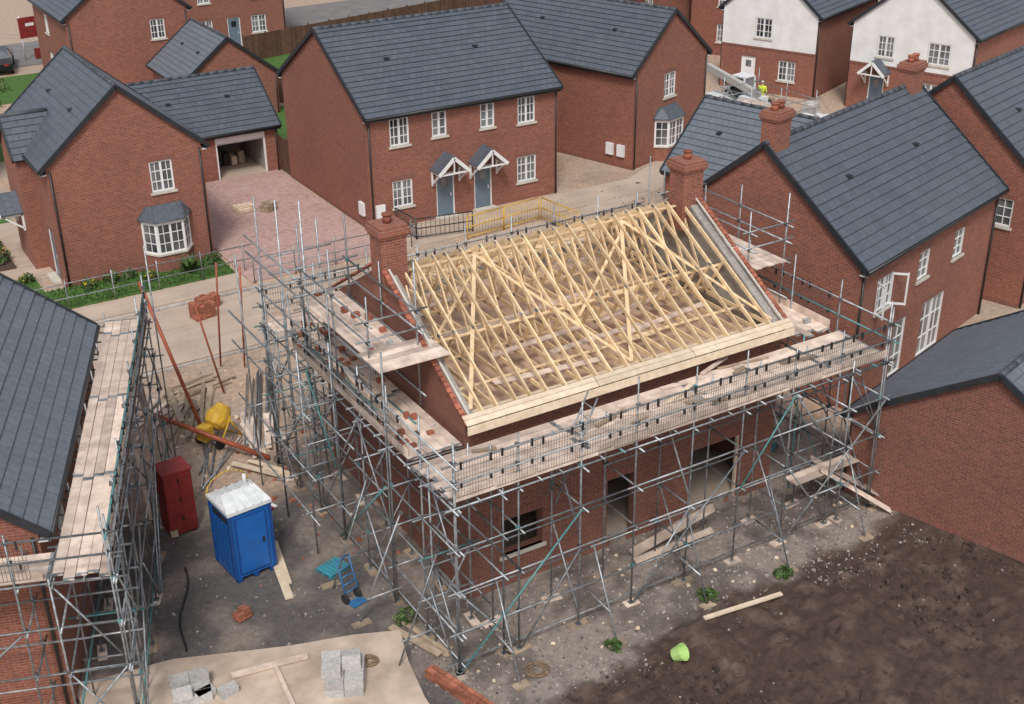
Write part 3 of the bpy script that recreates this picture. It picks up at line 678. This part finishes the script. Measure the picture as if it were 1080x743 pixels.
def lawn(x0,x1,y0,y1,blades=0):
    sheet('lawn',[(x0,y0),(x1,y0),(x1,y1),(x0,y1)],.05,'grass',.1)
    if blades:
        mb=MB()
        for i in range(blades):
            x=U(x0,x1);y=U(y0,y1);a=U(0,6.28);k=U(.02,.05); mb.poly([(x-k*math.cos(a),y-k*math.sin(a),.05),(x+k*math.cos(a),y+k*math.sin(a),.05),(x+U(-.04,.04),y+U(-.04,.04),.05+U(.06,.16))],'leaf')
        mb.obj('grass_tufts')
lawn(-3.0,4.2,26.6,28.75,1500)
lawn(-9,-3.02,26.6,30.6,900)
lawn(-6,-2.4,38,44)
lawn(11.2,24,39,50);lawn(1,5.4,60,67);lawn(16,40,56,66);lawn(-4,4,48,56)
sheet('garden_path',[(-9,30.7),(-2.2,30.7),(-2.2,31.9),(-9,31.9)],.05,'path',.1)
sheet('garden_path',[(-3.3,32),(-2.2,32),(-2.2,38),(-3.3,38)],.046,'path',.1)
sheet('road',[(-20,67.5),(60,74),(60,80),(-20,76)],.03,'asphalt')
sheet('road',[(-4.2,56.2),(.8,56.2),(1,68),(-3,68)],.034,'asphalt')
sheet('site_road',[(-30,19.6),(9.5,19.6),(13,21.5),(40,30),(39,35),(20,24.8),(9,24.4),(-30,24.4)],.022,'path')
sheet('footpath',[(-30,24.9),(4.3,24.9),(4.3,26.4),(-30,26.4)],.06,'path',.1)
sheet('footpath',[(11,25),(26,25.6),(26,27.5),(11,27.5)],.05,'path',.08)
mb=MB()
for i in range(40):
    x=-30+i*.92; mb.box(x,x+.9,24.5,24.65,-.02,.1+U(-.008,.008),'kerb')
for i in range(30):
    x=-7+i*.5; mb.box(x,x+.48,19.3,19.42,-.02,.06+U(-.01,.01),'kerb')
mb.obj('kerb')
sheet('concrete_slab',[(-7.2,-6),(-1.6,-6),(-1.15,-.4),(-.9,.9),(-.55,2.05),(-1.6,2.5),(-3.1,2.95),(-5.7,4.0),(-8,4.3)],.14,'conc',.2)
mb=MB(); A_=Vector((-.72,.35,0)); B_=Vector((-.1,-1.9,0)); dd=(B_-A_).normalized(); sd_=Vector((-dd.y,dd.x,0))
for i in range(10):
    for j in range(4):
        for o in (0,.13):
            p=A_+dd*(i*.235+(j%2)*.11)+sd_*o+Vector((0,0,.035+j*.078)); mb.beam(p,p+dd*.22,.105,.07,'orange')
mb.obj('low_brick_wall')

def scatter(name,n,fn,smin,smax,mat):
    mb=MB()
    for i in range(n):
        x,y=fn(); s=U(smin,smax)*(1 if R()<.85 else 1.8); rot=Matrix.Rotation(U(0,6.28),3,'Z')
        P=[]
        for zz in (-.3,.6):
            for a,b_ in ((-1,-1),(1,-1),(1,1),(-1,1)):
                v=rot@Vector((a*U(.4,1),b_*U(.4,1),0))*(1 if zz<0 else .7); P.append((x+v.x*s,y+v.y*s,zz*s*U(.6,1.2)+.01))
        mb.hexa(P,mat)
    return mb.obj(name)
scatter('gravel',2600,lambda:(U(-1,14),U(-2.4,2.3)),.012,.04,'stone')
scatter('soil_clods',3000,lambda:(U(1.5,21),U(-9,-1.9)),.015,.07,'clod')
scatter('rubble',160,lambda:(U(1.5,20),U(-8,-1.5)),.02,.045,'stone')
scatter('rubble',600,lambda:(U(-6,0),U(3,19)),.01,.04,'stone')
scatter('rubble',50,lambda:(random.gauss(0.2,1.0),random.gauss(9.5,3)),.03,.08,'orange')
scatter('timber_offcuts',90,lambda:(random.gauss(-1.2,1.6),random.gauss(14,2.2)),.03,.12,'fascia')
scatter('timber_offcuts',60,lambda:(U(-1,13),U(-1.2,2)),.02,.07,'fascia')
scatter('rubble',250,lambda:(U(12,26),U(12,27)),.03,.1,'stone')

# ---------------------------------------------------------------- loose objects
def tubes_obj(name,lst,mat='rust',r=.03):
    mb=MB(); [mb.tube(a,b_,r,mat,8) for a,b_ in lst]; return mb.obj(name)
def toilet(x,y,rot):
    E=empty('portable_toilet',(x,y,.02),rot); b=MB(); s=.57
    b.box(-s,s,-s,s,.12,2.1,'blue')
    for xx in (-s+.1,0,s-.1): b.box(xx-.07,xx+.07,-s-.02,s+.02,0,.12,'blued')
    for xx in (-s,s):
        for yy in (-s,s): b.box(xx-.04,xx+.04,yy-.04,yy+.04,.12,2.12,'blued')
    b.box(-s+.12,s-.12,-s-.025,-s-.001,.2,1.95,'blued'); b.box(-s+.17,s-.17,-s-.04,-s-.02,.25,1.9,'blue')
    for yy in np.linspace(-s+.14,s-.14,5): b.box(-s-.02,-s-.001,yy-.02,yy+.02,.25,1.7,'blued'); b.box(s+.001,s+.02,yy-.02,yy+.02,.25,1.7,'blued')
    for z in (1.78,1.84,1.9): b.box(-s-.022,-s-.001,-s+.15,s-.15,z,z+.03,'black')
    b.box(s-.3,s-.24,-s-.06,-s-.03,1.0,1.15,'black')
    r=MB(); q=s+.06
    r.box(-q,q,-q,q,2.1,2.2,'offwhite')
    r.poly([(-q,-q,2.2),(q,-q,2.2),(q-.15,0,2.42),(-q+.15,0,2.42)],'offwhite');r.poly([(q,q,2.2),(-q,q,2.2),(-q+.15,0,2.42),(q-.15,0,2.42)],'offwhite')
    r.poly([(q,-q,2.2),(q,q,2.2),(q-.15,0,2.42)],'offwhite');r.poly([(-q,q,2.2),(-q,-q,2.2),(-q+.15,0,2.42)],'offwhite')
    for xx in np.linspace(-.35,.35,4): r.beam((xx,-q,2.22),(xx,0,2.445),.05,.03,'offwhite'); r.beam((xx,q,2.22),(xx,0,2.445),.05,.03,'offwhite')
    r.tube((.35,.3,2.25),(.35,.3,2.6),.05,'offwhite',10)
    pts=[Vector((-q-.02+(2*q+.04)*i/10,q+.02,2.1+.55*math.sin(math.pi*i/10)**.5)) for i in range(11)]
    for a,b_ in zip(pts[:-1],pts[1:]): r.tube(a,b_,.018,'yellow')
    b.obj('cabin',E); r.obj('roof',E)
toilet(-2.75,6.8,math.radians(6))
E=empty('red_storage_cabinet',(-3.7,9.5,0),math.radians(4)); b=MB()
b.box(-.4,.4,-.35,.35,.08,2.0,'red'); b.box(-.43,.43,-.38,.38,2.0,2.06,'red')
for x in (-.2,.2): b.box(x-.17,x+.17,-.375,-.351,.2,1.9,'red')
for z in (.5,1.1,1.7): b.box(-.42,-.401,-.3,.3,z,z+.03,'red'); b.box(-.02,.02,-.385,-.36,z,z+.12,'black')
for x in (-.3,.3): b.box(x-.06,x+.06,-.33,.33,0,.08,'black')
b.obj('cabinet_body',E)
tubes_obj('red_steel_prop',[((-1.4,14.2,.1),(-2.15,16.5,4.7))],r=.06)
tubes_obj('red_steel_prop',[((-2.9,14.0,1.3),(-.2,11.6,.12))],r=.08)
tubes_obj('red_steel_prop',[((.7,18.5,.1),(.8,17.9,4.2)),((1.4,18.0,.1),(1.5,17.6,4.0)),((.1,16.5,.1),(-.3,17.2,3.2))],r=.035)
mb=MB(); mb.beam((-4.0,9.0,.1),(-3.6,12.2,3.4),.2,.06,'oldboard'); mb.beam((-4.3,10.2,.1),(-4.0,12.6,2.9),.12,.05,'board'); mb.obj('leaning_plank')
def pile(name,x,y,n,an,l,spread,mat='board',z=.03):
    mb=MB()
    for i in range(n):
        a=an+random.gauss(0,.16); px=x+U(-spread,spread);py=y+U(-spread,spread); dx=math.cos(a)*l*U(.5,1)/2;dy=math.sin(a)*l*U(.5,1)/2
        zz=z+i*.02; mb.beam((px-dx,py-dy,zz),(px+dx,py+dy,zz+U(0,.06)),U(.07,.2),.04,mat)
    return mb.obj(name)
pile('timber_pile',-1.2,15.8,12,1.2,3.2,.7,'oldboard'); pile('timber_pile',-2.6,16.4,10,.9,2.2,.6,'board'); pile('timber_pile',.3,13.4,8,1.5,3,.6,'board'); pile('timber_pile',-.8,17.4,6,.2,2.6,.5,'oldboard')
pile('timber_pile',22,19.5,10,.3,3,1.2); pile('timber_pile',-.6,10.9,5,2.2,2.2,.5,'fascia'); pile('timber_pile',13.9,9,6,.2,2,.7)
pile('timber_pile',-.2,1.6,4,1.9,2.2,.2,'oldboard')
tubes_obj('loose_scaffold_tubes',[((-.6+i*.09,12.5+U(-.3,.3),.1+U(0,.1)),(1.2+i*.1,17.0+U(-.3,.3),.12+U(0,.15))) for i in range(12)],'steel',.027)
tubes_obj('loose_scaffold_tubes',[((-2.6+U(-.6,.6),11.6+U(-.6,.6),.05+U(0,.1)),(-1.0+U(-.8,.8),13.6+U(-.6,.6),.06+U(0,.15))) for i in range(7)],'steel',.027)
mb=MB(); mb.beam((-1.85,7.6,.06),(-2.35,4.8,.06),.22,.05,'fascia'); mb.beam((-1.7,7.4,.05),(-2.1,5.4,.05),.12,.04,'fascia'); mb.obj('timber_plank')
mb=MB(); mb.beam((6.1,-1.6,.14),(8.4,-1.9,.16),.12,.05,'fascia'); mb.obj('timber_plank')
mb=MB(); mb.beam((-4.7,2.6,.2),(-2.9,2.3,.2),.16,.06,'board'); mb.beam((-3.7,2.4,.24),(-3.9,.6,.24),.1,.05,'board'); mb.obj('timber_plank')
E=empty('yellow_cement_mixer',(-1.0,13.7,0),.5); b=MB()
rings=[(.0,.2),(.12,.36),(.4,.42),(.65,.3),(.8,.22)]
ax=Vector((.75,0,.65)).normalized(); u=Vector((0,1,0)); w=ax.cross(u); c0=Vector((-.3,0,.55))
f_=lambda h,r,t:c0+ax*h+u*math.cos(t)*r+w*math.sin(t)*r
for (h,r),(h2,r2) in zip(rings[:-1],rings[1:]):
    for j in range(14):
        t0=j/14*6.283;t1=(j+1)/14*6.283
        b.poly([f_(h,r,t0),f_(h,r,t1),f_(h2,r2,t1),f_(h2,r2,t0)],'yellow',smooth=True)
b.poly([f_(0,.2,j/14*6.283) for j in range(14)],'yellow'); b.poly([f_(.7,.2,j/14*6.283) for j in range(14)],'dark')
for y in (-.42,.42):
    b.tube((-.6,y,.0),(.1,y,.9),.03,'yellow');b.tube((.5,y,.0),(.0,y,.85),.03,'yellow')
    b.tube((-.5,y-.04,.18),(-.5,y+.04,.18),.18,'rubber',14)
b.tube((-.5,-.42,.18),(-.5,.42,.18),.025,'steel'); b.tube((.5,-.42,.03),(.5,.42,.03),.025,'yellow'); b.box(-.85,-.5,-.2,.2,.35,.8,'yellow')
b.obj('mixer_body',E)
def stack(name,x,y,rot,nx,ny,nz,sx,sy,sz,mat,z0=0,ragged=.0):
    E=MB()
    for k in range(nz):
        for i in range(nx):
            for j in range(ny):
                if k==nz-1 and R()<ragged: continue
                g=.006; a=(i-nx/2)*sx+U(-.01,.01);c=(j-ny/2)*sy+U(-.01,.01); E.box(a+g,a+sx-g,c+g,c+sy-g,z0+k*sz,z0+(k+1)*sz-.006,mat)
    return E.obj(name,None,(x,y,0),rot)
stack('concrete_block_stack',-2.5,1.0,math.radians(-28),2,4,2,.45,.25,.225,'greyblock',.14,.0)
stack('concrete_block_stack',-2.55,1.05,math.radians(-25),2,3,1,.45,.25,.225,'greyblock',.592,.2)
stack('concrete_block_stack',-5.7,2.5,math.radians(-10),2,3,2,.45,.25,.215,'greyblock',.14,.3)
stack('concrete_block_stack',-5.2,2.2,math.radians(10),2,2,1,.45,.25,.215,'greyblock',.14,.3)
stack('brick_pallet',-3.65,4.75,.3,2,3,3,.215,.11,.07,'orange',.05,.4)
stack('brick_pallet',1.6,23.0,.2,4,5,9,.215,.11,.07,'orange',.05,.2)
stack('brick_pallet',2.1,23.9,.1,4,5,6,.215,.11,.07,'orange',.05,.2)
stack('paving_pallet',7.2,33.5,.2,4,5,3,.215,.15,.09,'fascia',.08,.5)
stack('paving_pallet',8.2,33.0,.5,3,4,4,.215,.15,.09,'oldboard',.08,.5)
for i in range(16): stack('concrete_block_stack',U(19,29),U(17,24.5),U(0,3),int(U(2,4)),3,int(U(1,5)),.3,.25,.18,random.choice(['greyblock','greyblock','oldboard','fascia']),.02,.3)
for (x,y,r) in ((-.85,5.4,.3),(13.1,4.0,.4)):
    mb=MB()
    for i in range(6): mb.box(-.35+i*.12,-.25+i*.12,-.3,.3,.08,.11,'tealsheet')
    for q in (-.28,0,.22): mb.box(-.35,.35,q,q+.07,.0,.08,'tealsheet')
    mb.obj('teal_pallet',None,(x,y,0),r)
E=empty('blue_hand_trolley',(-.95,3.9,0),.25); b=MB()
for x in (-.2,.2): b.tube((x,0,.1),(x,.35,1.15),.025,'bluep'); b.tube((x-.06,.05,.14),(x-.0,.05,.14),.14,'rubber',12)
for z in (.3,.5,.7,.9): b.tube((-.2,z*.33-.03,z),(.2,z*.33-.03,z),.02,'bluep')
b.tube((-.2,.35,1.15),(.2,.35,1.15),.025,'bluep'); b.box(-.22,.22,-.3,0,.03,.05,'bluep'); b.obj('frame',E)
mb=MB()
for j in range(12):
    t0=j/12*6.283;t1=(j+1)/12*6.283; c=lambda t,r,z:(r*math.cos(t),r*math.sin(t),z)
    mb.poly([c(t0,.16,.02),c(t1,.16,.02),c(t1,.22,.3),c(t0,.22,.3)],'lime',smooth=True); mb.poly([c(t0,.2,.3),c(t0,.14,.05),c(t1,.14,.05),c(t1,.2,.3)],'lime',smooth=True); mb.poly([c(t0,.22,.3),c(t1,.22,.3),c(t1,.2,.3),c(t0,.2,.3)],'lime')
mb.poly([(.14*math.cos(j/12*6.283),.14*math.sin(j/12*6.283),.06) for j in range(12)],'offwhite'); o=mb.obj('lime_bucket',None,(4.6,-2.3,.14),0); o.rotation_euler=(.9,.2,.4)
def coil(name,x,y,z,r0,turns,mat,rad=.02):
    mb=MB(); n=turns*20; P=[]
    for i in range(n+1):
        t=i/20*6.283; r=r0*(.75+.25*math.sin(i*.37))*(1+.05*math.sin(i)); P.append(Vector((r*math.cos(t),r*math.sin(t),z+.01*i/20+.02*R())))
    for a,b_ in zip(P[:-1],P[1:]): mb.tube(a,b_,rad,mat,6,False)
    mb.obj(name,None,(x,y,0))
coil('rope_coil',-1.7,1.35,.16,.2,6,'rope'); coil('rope_coil',1.6,-.9,.03,.3,5,'rope',.012)
def hose(name,pts,mat,r):
    mb=MB()
    for a,b_ in zip(pts[:-1],pts[1:]): mb.tube(a,b_,r,mat,6,False)
    mb.obj(name)
hose('black_hose',[(-4.2-.055*i+.1*math.sin(i*.35),7.6-i*.16,.03) for i in range(22)],'black',.028)
E=empty('red_white_barrier_panel',(-1.3,9.0,0),.4); b=MB()
for i in range(5): b.box(-.3+i*.12,-.18+i*.12,-.1,.1,.04,.09,'red' if i%2 else 'white')
b.obj('panel',E)
def barrier(name,p,q,mat,h=1.0,n=None):
    p=Vector((*p,0));q=Vector((*q,0));ln=(q-p).length; mb=MB(); n=n or max(1,int(ln/2)); Z=Vector((0,0,1))
    for i in range(n):
        a=p.lerp(q,i/n+.02/ln);b_=p.lerp(q,(i+1)/n-.02/ln)
        for z in (.15,h*.55,h): mb.tube(a+Z*z,b_+Z*z,.028,mat)
        for e_ in (a,b_): mb.tube(e_,e_+Z*h,.028,mat)
        for k_ in range(1,12): c=a.lerp(b_,k_/12); mb.tube(c+Z*.15,c+Z*h,.012,mat,4)
    return mb.obj(name)
barrier('yellow_barrier',(14.2,24.6),(18.2,25.0),'yellow',1.1); barrier('yellow_barrier',(18.3,25.0),(18.6,22.4),'yellow',1.1)
barrier('black_railing',(12.3,25.8),(14.9,25.3),'black'); barrier('black_railing',(12.3,25.8),(12.2,27.6),'black')
barrier('red_barrier',(29.5,6.2),(34,8),'red')
S=Scaf()
for i in range(8): S.tb((-8+i*1.8,26.5,0),(-8+i*1.8,26.5,1.3))
for z in (.5,1.1): S.tb((-9,26.5,z),(5,26.5,z+.05))
for z in (.6,1.1): S.tb((4.5,25.1,z),(12,25.0,z))
for i in range(5): S.tb((4.5+i*1.8,25.1,0),(4.5+i*1.8,25.1,1.3))
S.t.obj('tube_guard_rail')
def fence(name,p,q,h=1.8,mat='fence'):
    p=Vector((*p,0));q=Vector((*q,0));ln=(q-p).length;mb=MB();n=int(ln/.16);Z=Vector((0,0,1))
    for i in range(n):
        a=p.lerp(q,i/n);b_=p.lerp(q,(i+.94)/n); mb.beam(a+Z*h/2,b_+Z*h/2,.02+.01*(i%2),h,mat)
    for i in range(int(ln/1.8)+1): a=p.lerp(q,min(1,i*1.8/ln)); mb.box(a.x-.05,a.x+.05,a.y-.05,a.y+.05,0,h+.1,mat)
    return mb.obj(name)
fence('timber_fence',(11.15,37.5),(11.15,50)); fence('timber_fence',(11.2,50.5),(30,52)); fence('timber_fence',(18,62),(45,68)); fence('timber_fence',(15.2,50),(15.2,60))
fence('timber_fence',(21.5,33),(25.0,34)); fence('timber_fence',(36,44),(50,58))
def shrub(name,x,y,r,h,n=260,flower=0):
    mb=MB()
    for i in range(n):
        t=U(0,6.28);rr=r*math.sqrt(R());z=h*R()*(1-.4*(rr/r)**2)+.05; c=Vector((x+rr*math.cos(t),y+rr*math.sin(t),z)); d=Vector((U(-1,1),U(-1,1),U(-.2,1))).normalized(); s=d.cross(Vector((U(-1,1),U(-1,1),.3))).normalized(); k=U(.06,.13)
        mb.poly([c-s*k*.4,c+d*k,c+s*k*.4,c-d*k],'leafy' if (R()<flower and z>h*.5) else 'leaf')
    for i in range(5): t=U(0,6.28); mb.tube((x,y,0),(x+r*.6*math.cos(t),y+r*.6*math.sin(t),h*.7),.012,'oldboard',4)
    return mb.obj(name)
mb=MB()
for i in range(90):
    t=U(0,6.28); l=U(.6,1.05); dd=Vector((math.cos(t)*U(.3,.8),math.sin(t)*U(.3,.8),U(.5,1))).normalized(); p=Vector((2.6,27.6,.05)); s=dd.cross(Vector((0,0,1))).normalized()*.035
    m1=p+dd*l*.6; m2=p+dd*l+Vector((0,0,-.12)); mb.poly([p-s,p+s,m1+s,m1-s],'leaf'); mb.poly([m1-s,m1+s,m2],'leaf')
mb.obj('phormium_plant')
for (x,y,r,h,n,fl) in ((-4.0,33.2,.6,.7,260,.3),(-4.9,34.2,.6,.8,260,.35),(-3.9,34.9,.5,.6,220,.1),(-5.3,32.8,.6,.6,240,.45),(-4.4,36.2,.6,.9,260,.3),(-5.6,35.6,.6,.7,200,.1),(-4.6,30.3,.35,.4,120,.2),(-3.4,30.2,.3,.4,120,.1),(3.8,28.1,.35,.5,150,0),(1.0,27.7,.3,.35,120,.3),(-.4,28.3,.35,.5,140,.1),(-1.4,28.2,.3,.45,120,.35),(.3,28.4,.3,.4,120,0)): shrub('garden_shrub',x,y,r,h,n,fl)
sheet('flower_bed',[(-6.6,32.1),(-3.4,32.1),(-3.4,37.2),(-6.6,37.2)],.04,'clod')
shrub('weed',9.1,-1.2,.25,.2,80); shrub('weed',3.6,-1.2,.2,.15,60); shrub('weed',-.2,2.4,.3,.3,90); shrub('weed',6.8,-.9,.3,.2,70)
for i in range(7): shrub('garden_shrub',U(-3,4),U(58,66),.6,.9,120)
def car(x,y,rot):
    E=empty('parked_car',(x,y,0),rot); b=MB()
    prof=[(-2.1,.35),(-2.15,.75),(-1.95,.95),(-1.35,1.0),(-.8,1.4),(.6,1.45),(1.4,1.05),(2.05,.9),(2.15,.6),(2.1,.3)]
    wv=lambda z:.86 if z<1.06 else .68
    for (a,z),(a2,z2) in zip(prof[:-1],prof[1:]):
        m_='glass' if ((z2>1.1)!=(z>1.1)) else 'carpaint'
        b.poly([(a,-wv(z),z),(a,wv(z),z),(a2,wv(z2),z2),(a2,-wv(z2),z2)],m_)
    for s in (-1,1):
        b.poly([(a,s*.86,z) for a,z in prof if z<1.06],'carpaint')
        b.poly([(-1.35,s*.86,1.0),(-.8,s*.68,1.4),(.6,s*.68,1.45),(1.4,s*.86,1.05)],'glass')
        b.beam((-.1,s*.87,1.0),(-.1,s*.69,1.43),.06,.06,'carpaint')
        for wx in (-1.3,1.35): b.tube((wx,s*.7,.32),(wx,s*.9,.32),.32,'rubber',16); b.tube((wx,s*.88,.32),(wx,s*.91,.32),.19,'steel',12)
        b.box(-2.17,-2.1,s*.55-.15,s*.55+.15,.65,.8,'red'); b.box(2.08,2.17,s*.55-.15,s*.55+.15,.6,.75,'white')
    b.obj('car_body',E)
car(3.4,69.6,1.35); car(20,74,.08)
E=empty('red_sign_board',(6.1,71.5,0),.2); b=MB(); b.box(-.75,.75,-.05,.05,1.5,2.9,'red'); b.box(-.1,.9,-.4,-.3,.1,.8,'red'); b.tube((-.65,0,0),(-.65,0,3.0),.05,'white'); b.tube((.65,0,0),(.65,0,3.0),.05,'white'); b.box(-.3,.3,-.07,-.051,2.3,2.5,'white'); b.obj('board',E)

def person(name,x,y,rot,arm=0,z=0):
    J={'pel':(0,0,.95,.15),'ch':(0,-.02,1.25,.17),'nk':(0,0,1.5,.07),'hd':(0,-.03,1.62,.10),'top':(0,-.03,1.74,.085),
       'ls':(.19,0,1.42,.075),'le':(.25,-.05-.1*arm,1.14+.1*arm,.05),'lh':(.24,-.25-.15*arm,.95+.3*arm,.035),'rs':(-.19,0,1.42,.075),'re':(-.25,.0,1.14,.05),'rh':(-.27,-.12,.88,.035),
       'lk':(.11,-.06,.5,.075),'lf':(.12,.02,.08,.055),'lt':(.13,-.16,.05,.045),'rk':(-.11,.0,.5,.075),'rf':(-.13,.08,.08,.055),'rt':(-.14,-.1,.05,.045)}
    ks=list(J); Ed=[('pel','ch'),('ch','nk'),('nk','hd'),('hd','top'),('ch','ls'),('ls','le'),('le','lh'),('ch','rs'),('rs','re'),('re','rh'),('pel','lk'),('lk','lf'),('lf','lt'),('pel','rk'),('rk','rf'),('rf','rt')]
    me=bpy.data.meshes.new('b'); me.from_pydata([J[k][:3] for k in ks],[(ks.index(a),ks.index(b_)) for a,b_ in Ed],[])
    o=bpy.data.objects.new('b',me); COL.objects.link(o); o.modifiers.new('s','SKIN')
    for i,k_ in enumerate(ks): me.skin_vertices[0].data[i].radius=(J[k_][3],J[k_][3])
    me.skin_vertices[0].data[0].use_root=True
    sd=o.modifiers.new('d','SUBSURF'); sd.levels=1
    dg=bpy.context.evaluated_depsgraph_get(); m2=bpy.data.meshes.new_from_object(o.evaluated_get(dg)); bpy.data.objects.remove(o)
    m2.materials.clear()
    for k_ in ('jeans','hivis','skin','rubber','white'): m2.materials.append(M[k_])
    for p in m2.polygons:
        c=p.center; i=0
        if c.z>.93: i=1
        if c.z>1.5: i=2
        if c.z>1.68: i=4
        if c.z<.12: i=3
        if c.z<1.02 and abs(c.x)>.2: i=2
        p.material_index=i; p.use_smooth=True
    E=empty(name,(x,y,z),rot); q=bpy.data.objects.new('body',m2); COL.objects.link(q); q.parent=E
person('construction_worker',34.6,34.2,.3,1); person('construction_worker',39.2,33.6,2.2,.5); person('construction_worker',34.3,32.4,-.6,.8)
E=empty('telehandler',(36.9,33.2,0),math.radians(100)); b=MB()
b.box(-2.0,1.9,-.55,.55,.6,1.15,'offwhite'); b.box(-2.1,-.9,-.2,.95,1.0,1.6,'offwhite')
b.hexa([(-.5,-1.0,.8),(.8,-1.0,.8),(.8,-.1,.8),(-.5,-.1,.8),(-.4,-.95,2.3),(.45,-.95,2.3),(.45,-.15,2.3),(-.4,-.15,2.3)],'glass')
b.box(-.45,.5,-1.0,-.1,2.3,2.38,'offwhite')
for (x,x2,y) in ((-.52,-.42,-1.01),(-.52,-.42,-.09),(.82,.47,-1.01),(.82,.47,-.09)): b.beam((x,y,.8),(x2,y,2.32),.09,.09,'offwhite')
for wx in (-1.4,1.4):
    for s in (-1,1): b.tube((wx,s*.65,.6),(wx,s*1.08,.6),.6,'rubber',18); b.tube((wx,s*1.05,.6),(wx,s*1.1,.6),.3,'yellow',12)
b.beam((-1.9,.35,1.7),(2.0,.35,2.7),.32,.36,'greyblock'); b.beam((1.9,.35,2.67),(2.9,.35,2.95),.22,.26,'steel'); b.beam((2.8,.35,2.95),(3.1,.35,2.2),.2,.2,'steel')
b.box(3.05,3.15,-.3,1.0,1.9,2.6,'steel')
for y in (-.1,.8): b.box(3.15,4.2,y-.06,y+.06,1.9,1.96,'steel')
b.tube((-.3,.35,1.1),(1.0,.35,2.35),.07,'steel'); b.obj('telehandler_body',E)
for i in range(9):
    stack('concrete_block_stack',U(36,42),U(29,37),U(0,3),2,3,int(U(2,5)),.35,.3,.2,random.choice(['greyblock','oldboard','fascia','offwhite']),.02,.3)
S=Scaf()
S.platform(34,36.5,26.5,31,1.6,3.2,0); e=empty('trestle_scaffold'); S.t.obj('tubes',e); S.b.obj('boards',e)

# ---------------------------------------------------------------- world, sun, camera
w=bpy.data.worlds.new('World'); scn.world=w; w.use_nodes=True; nt=w.node_tree; bg=nt.nodes['Background']
sk=nt.nodes.new('ShaderNodeTexSky'); sk.sky_type='NISHITA'; sk.sun_disc=False
el,az=math.radians(52),math.radians(215)
sk.sun_elevation=el; sk.sun_rotation=az; sk.air_density=1.0; sk.dust_density=3; sk.ozone_density=1
hs=nt.nodes.new('ShaderNodeHueSaturation'); hs.inputs['Saturation'].default_value=.42; nt.links.new(sk.outputs[0],hs.inputs['Color'])
nt.links.new(hs.outputs[0],bg.inputs[0]); bg.inputs[1].default_value=.14
ld=bpy.data.lights.new('sun','SUN'); ld.energy=1.5; ld.angle=math.radians(12); ld.color=(1,.965,.92)
ld.energy=2.0
lo=bpy.data.objects.new('sun',ld); COL.objects.link(lo)
sd=Vector((math.sin(az)*math.cos(el),math.cos(az)*math.cos(el),math.sin(el)))
lo.rotation_euler=sd.to_track_quat('Z','Y').to_euler()
cam=bpy.data.cameras.new('camera'); co=bpy.data.objects.new('camera',cam); COL.objects.link(co); scn.camera=co
f,p,r,yaw=1316.6,.4592,-.0114,1.0266
F=Vector((math.cos(yaw)*math.cos(p),math.sin(yaw)*math.cos(p),-math.sin(p))); R0=Vector((math.sin(yaw),-math.cos(yaw),0)); U0=R0.cross(F); D0=-U0
rt=R0*math.cos(r)-D0*math.sin(r); dn=R0*math.sin(r)+D0*math.cos(r)
Mx=Matrix((rt,-dn,-F)).transposed().to_4x4(); Mx.translation=Vector((-10.887,-20.544,19.987)); co.matrix_world=Mx
cam.sensor_width=36; cam.lens=f/1080*36; cam.clip_end=2000; cam.clip_start=.5
scn.view_settings.view_transform='Standard'; scn.view_settings.look='None'; scn.view_settings.exposure=0
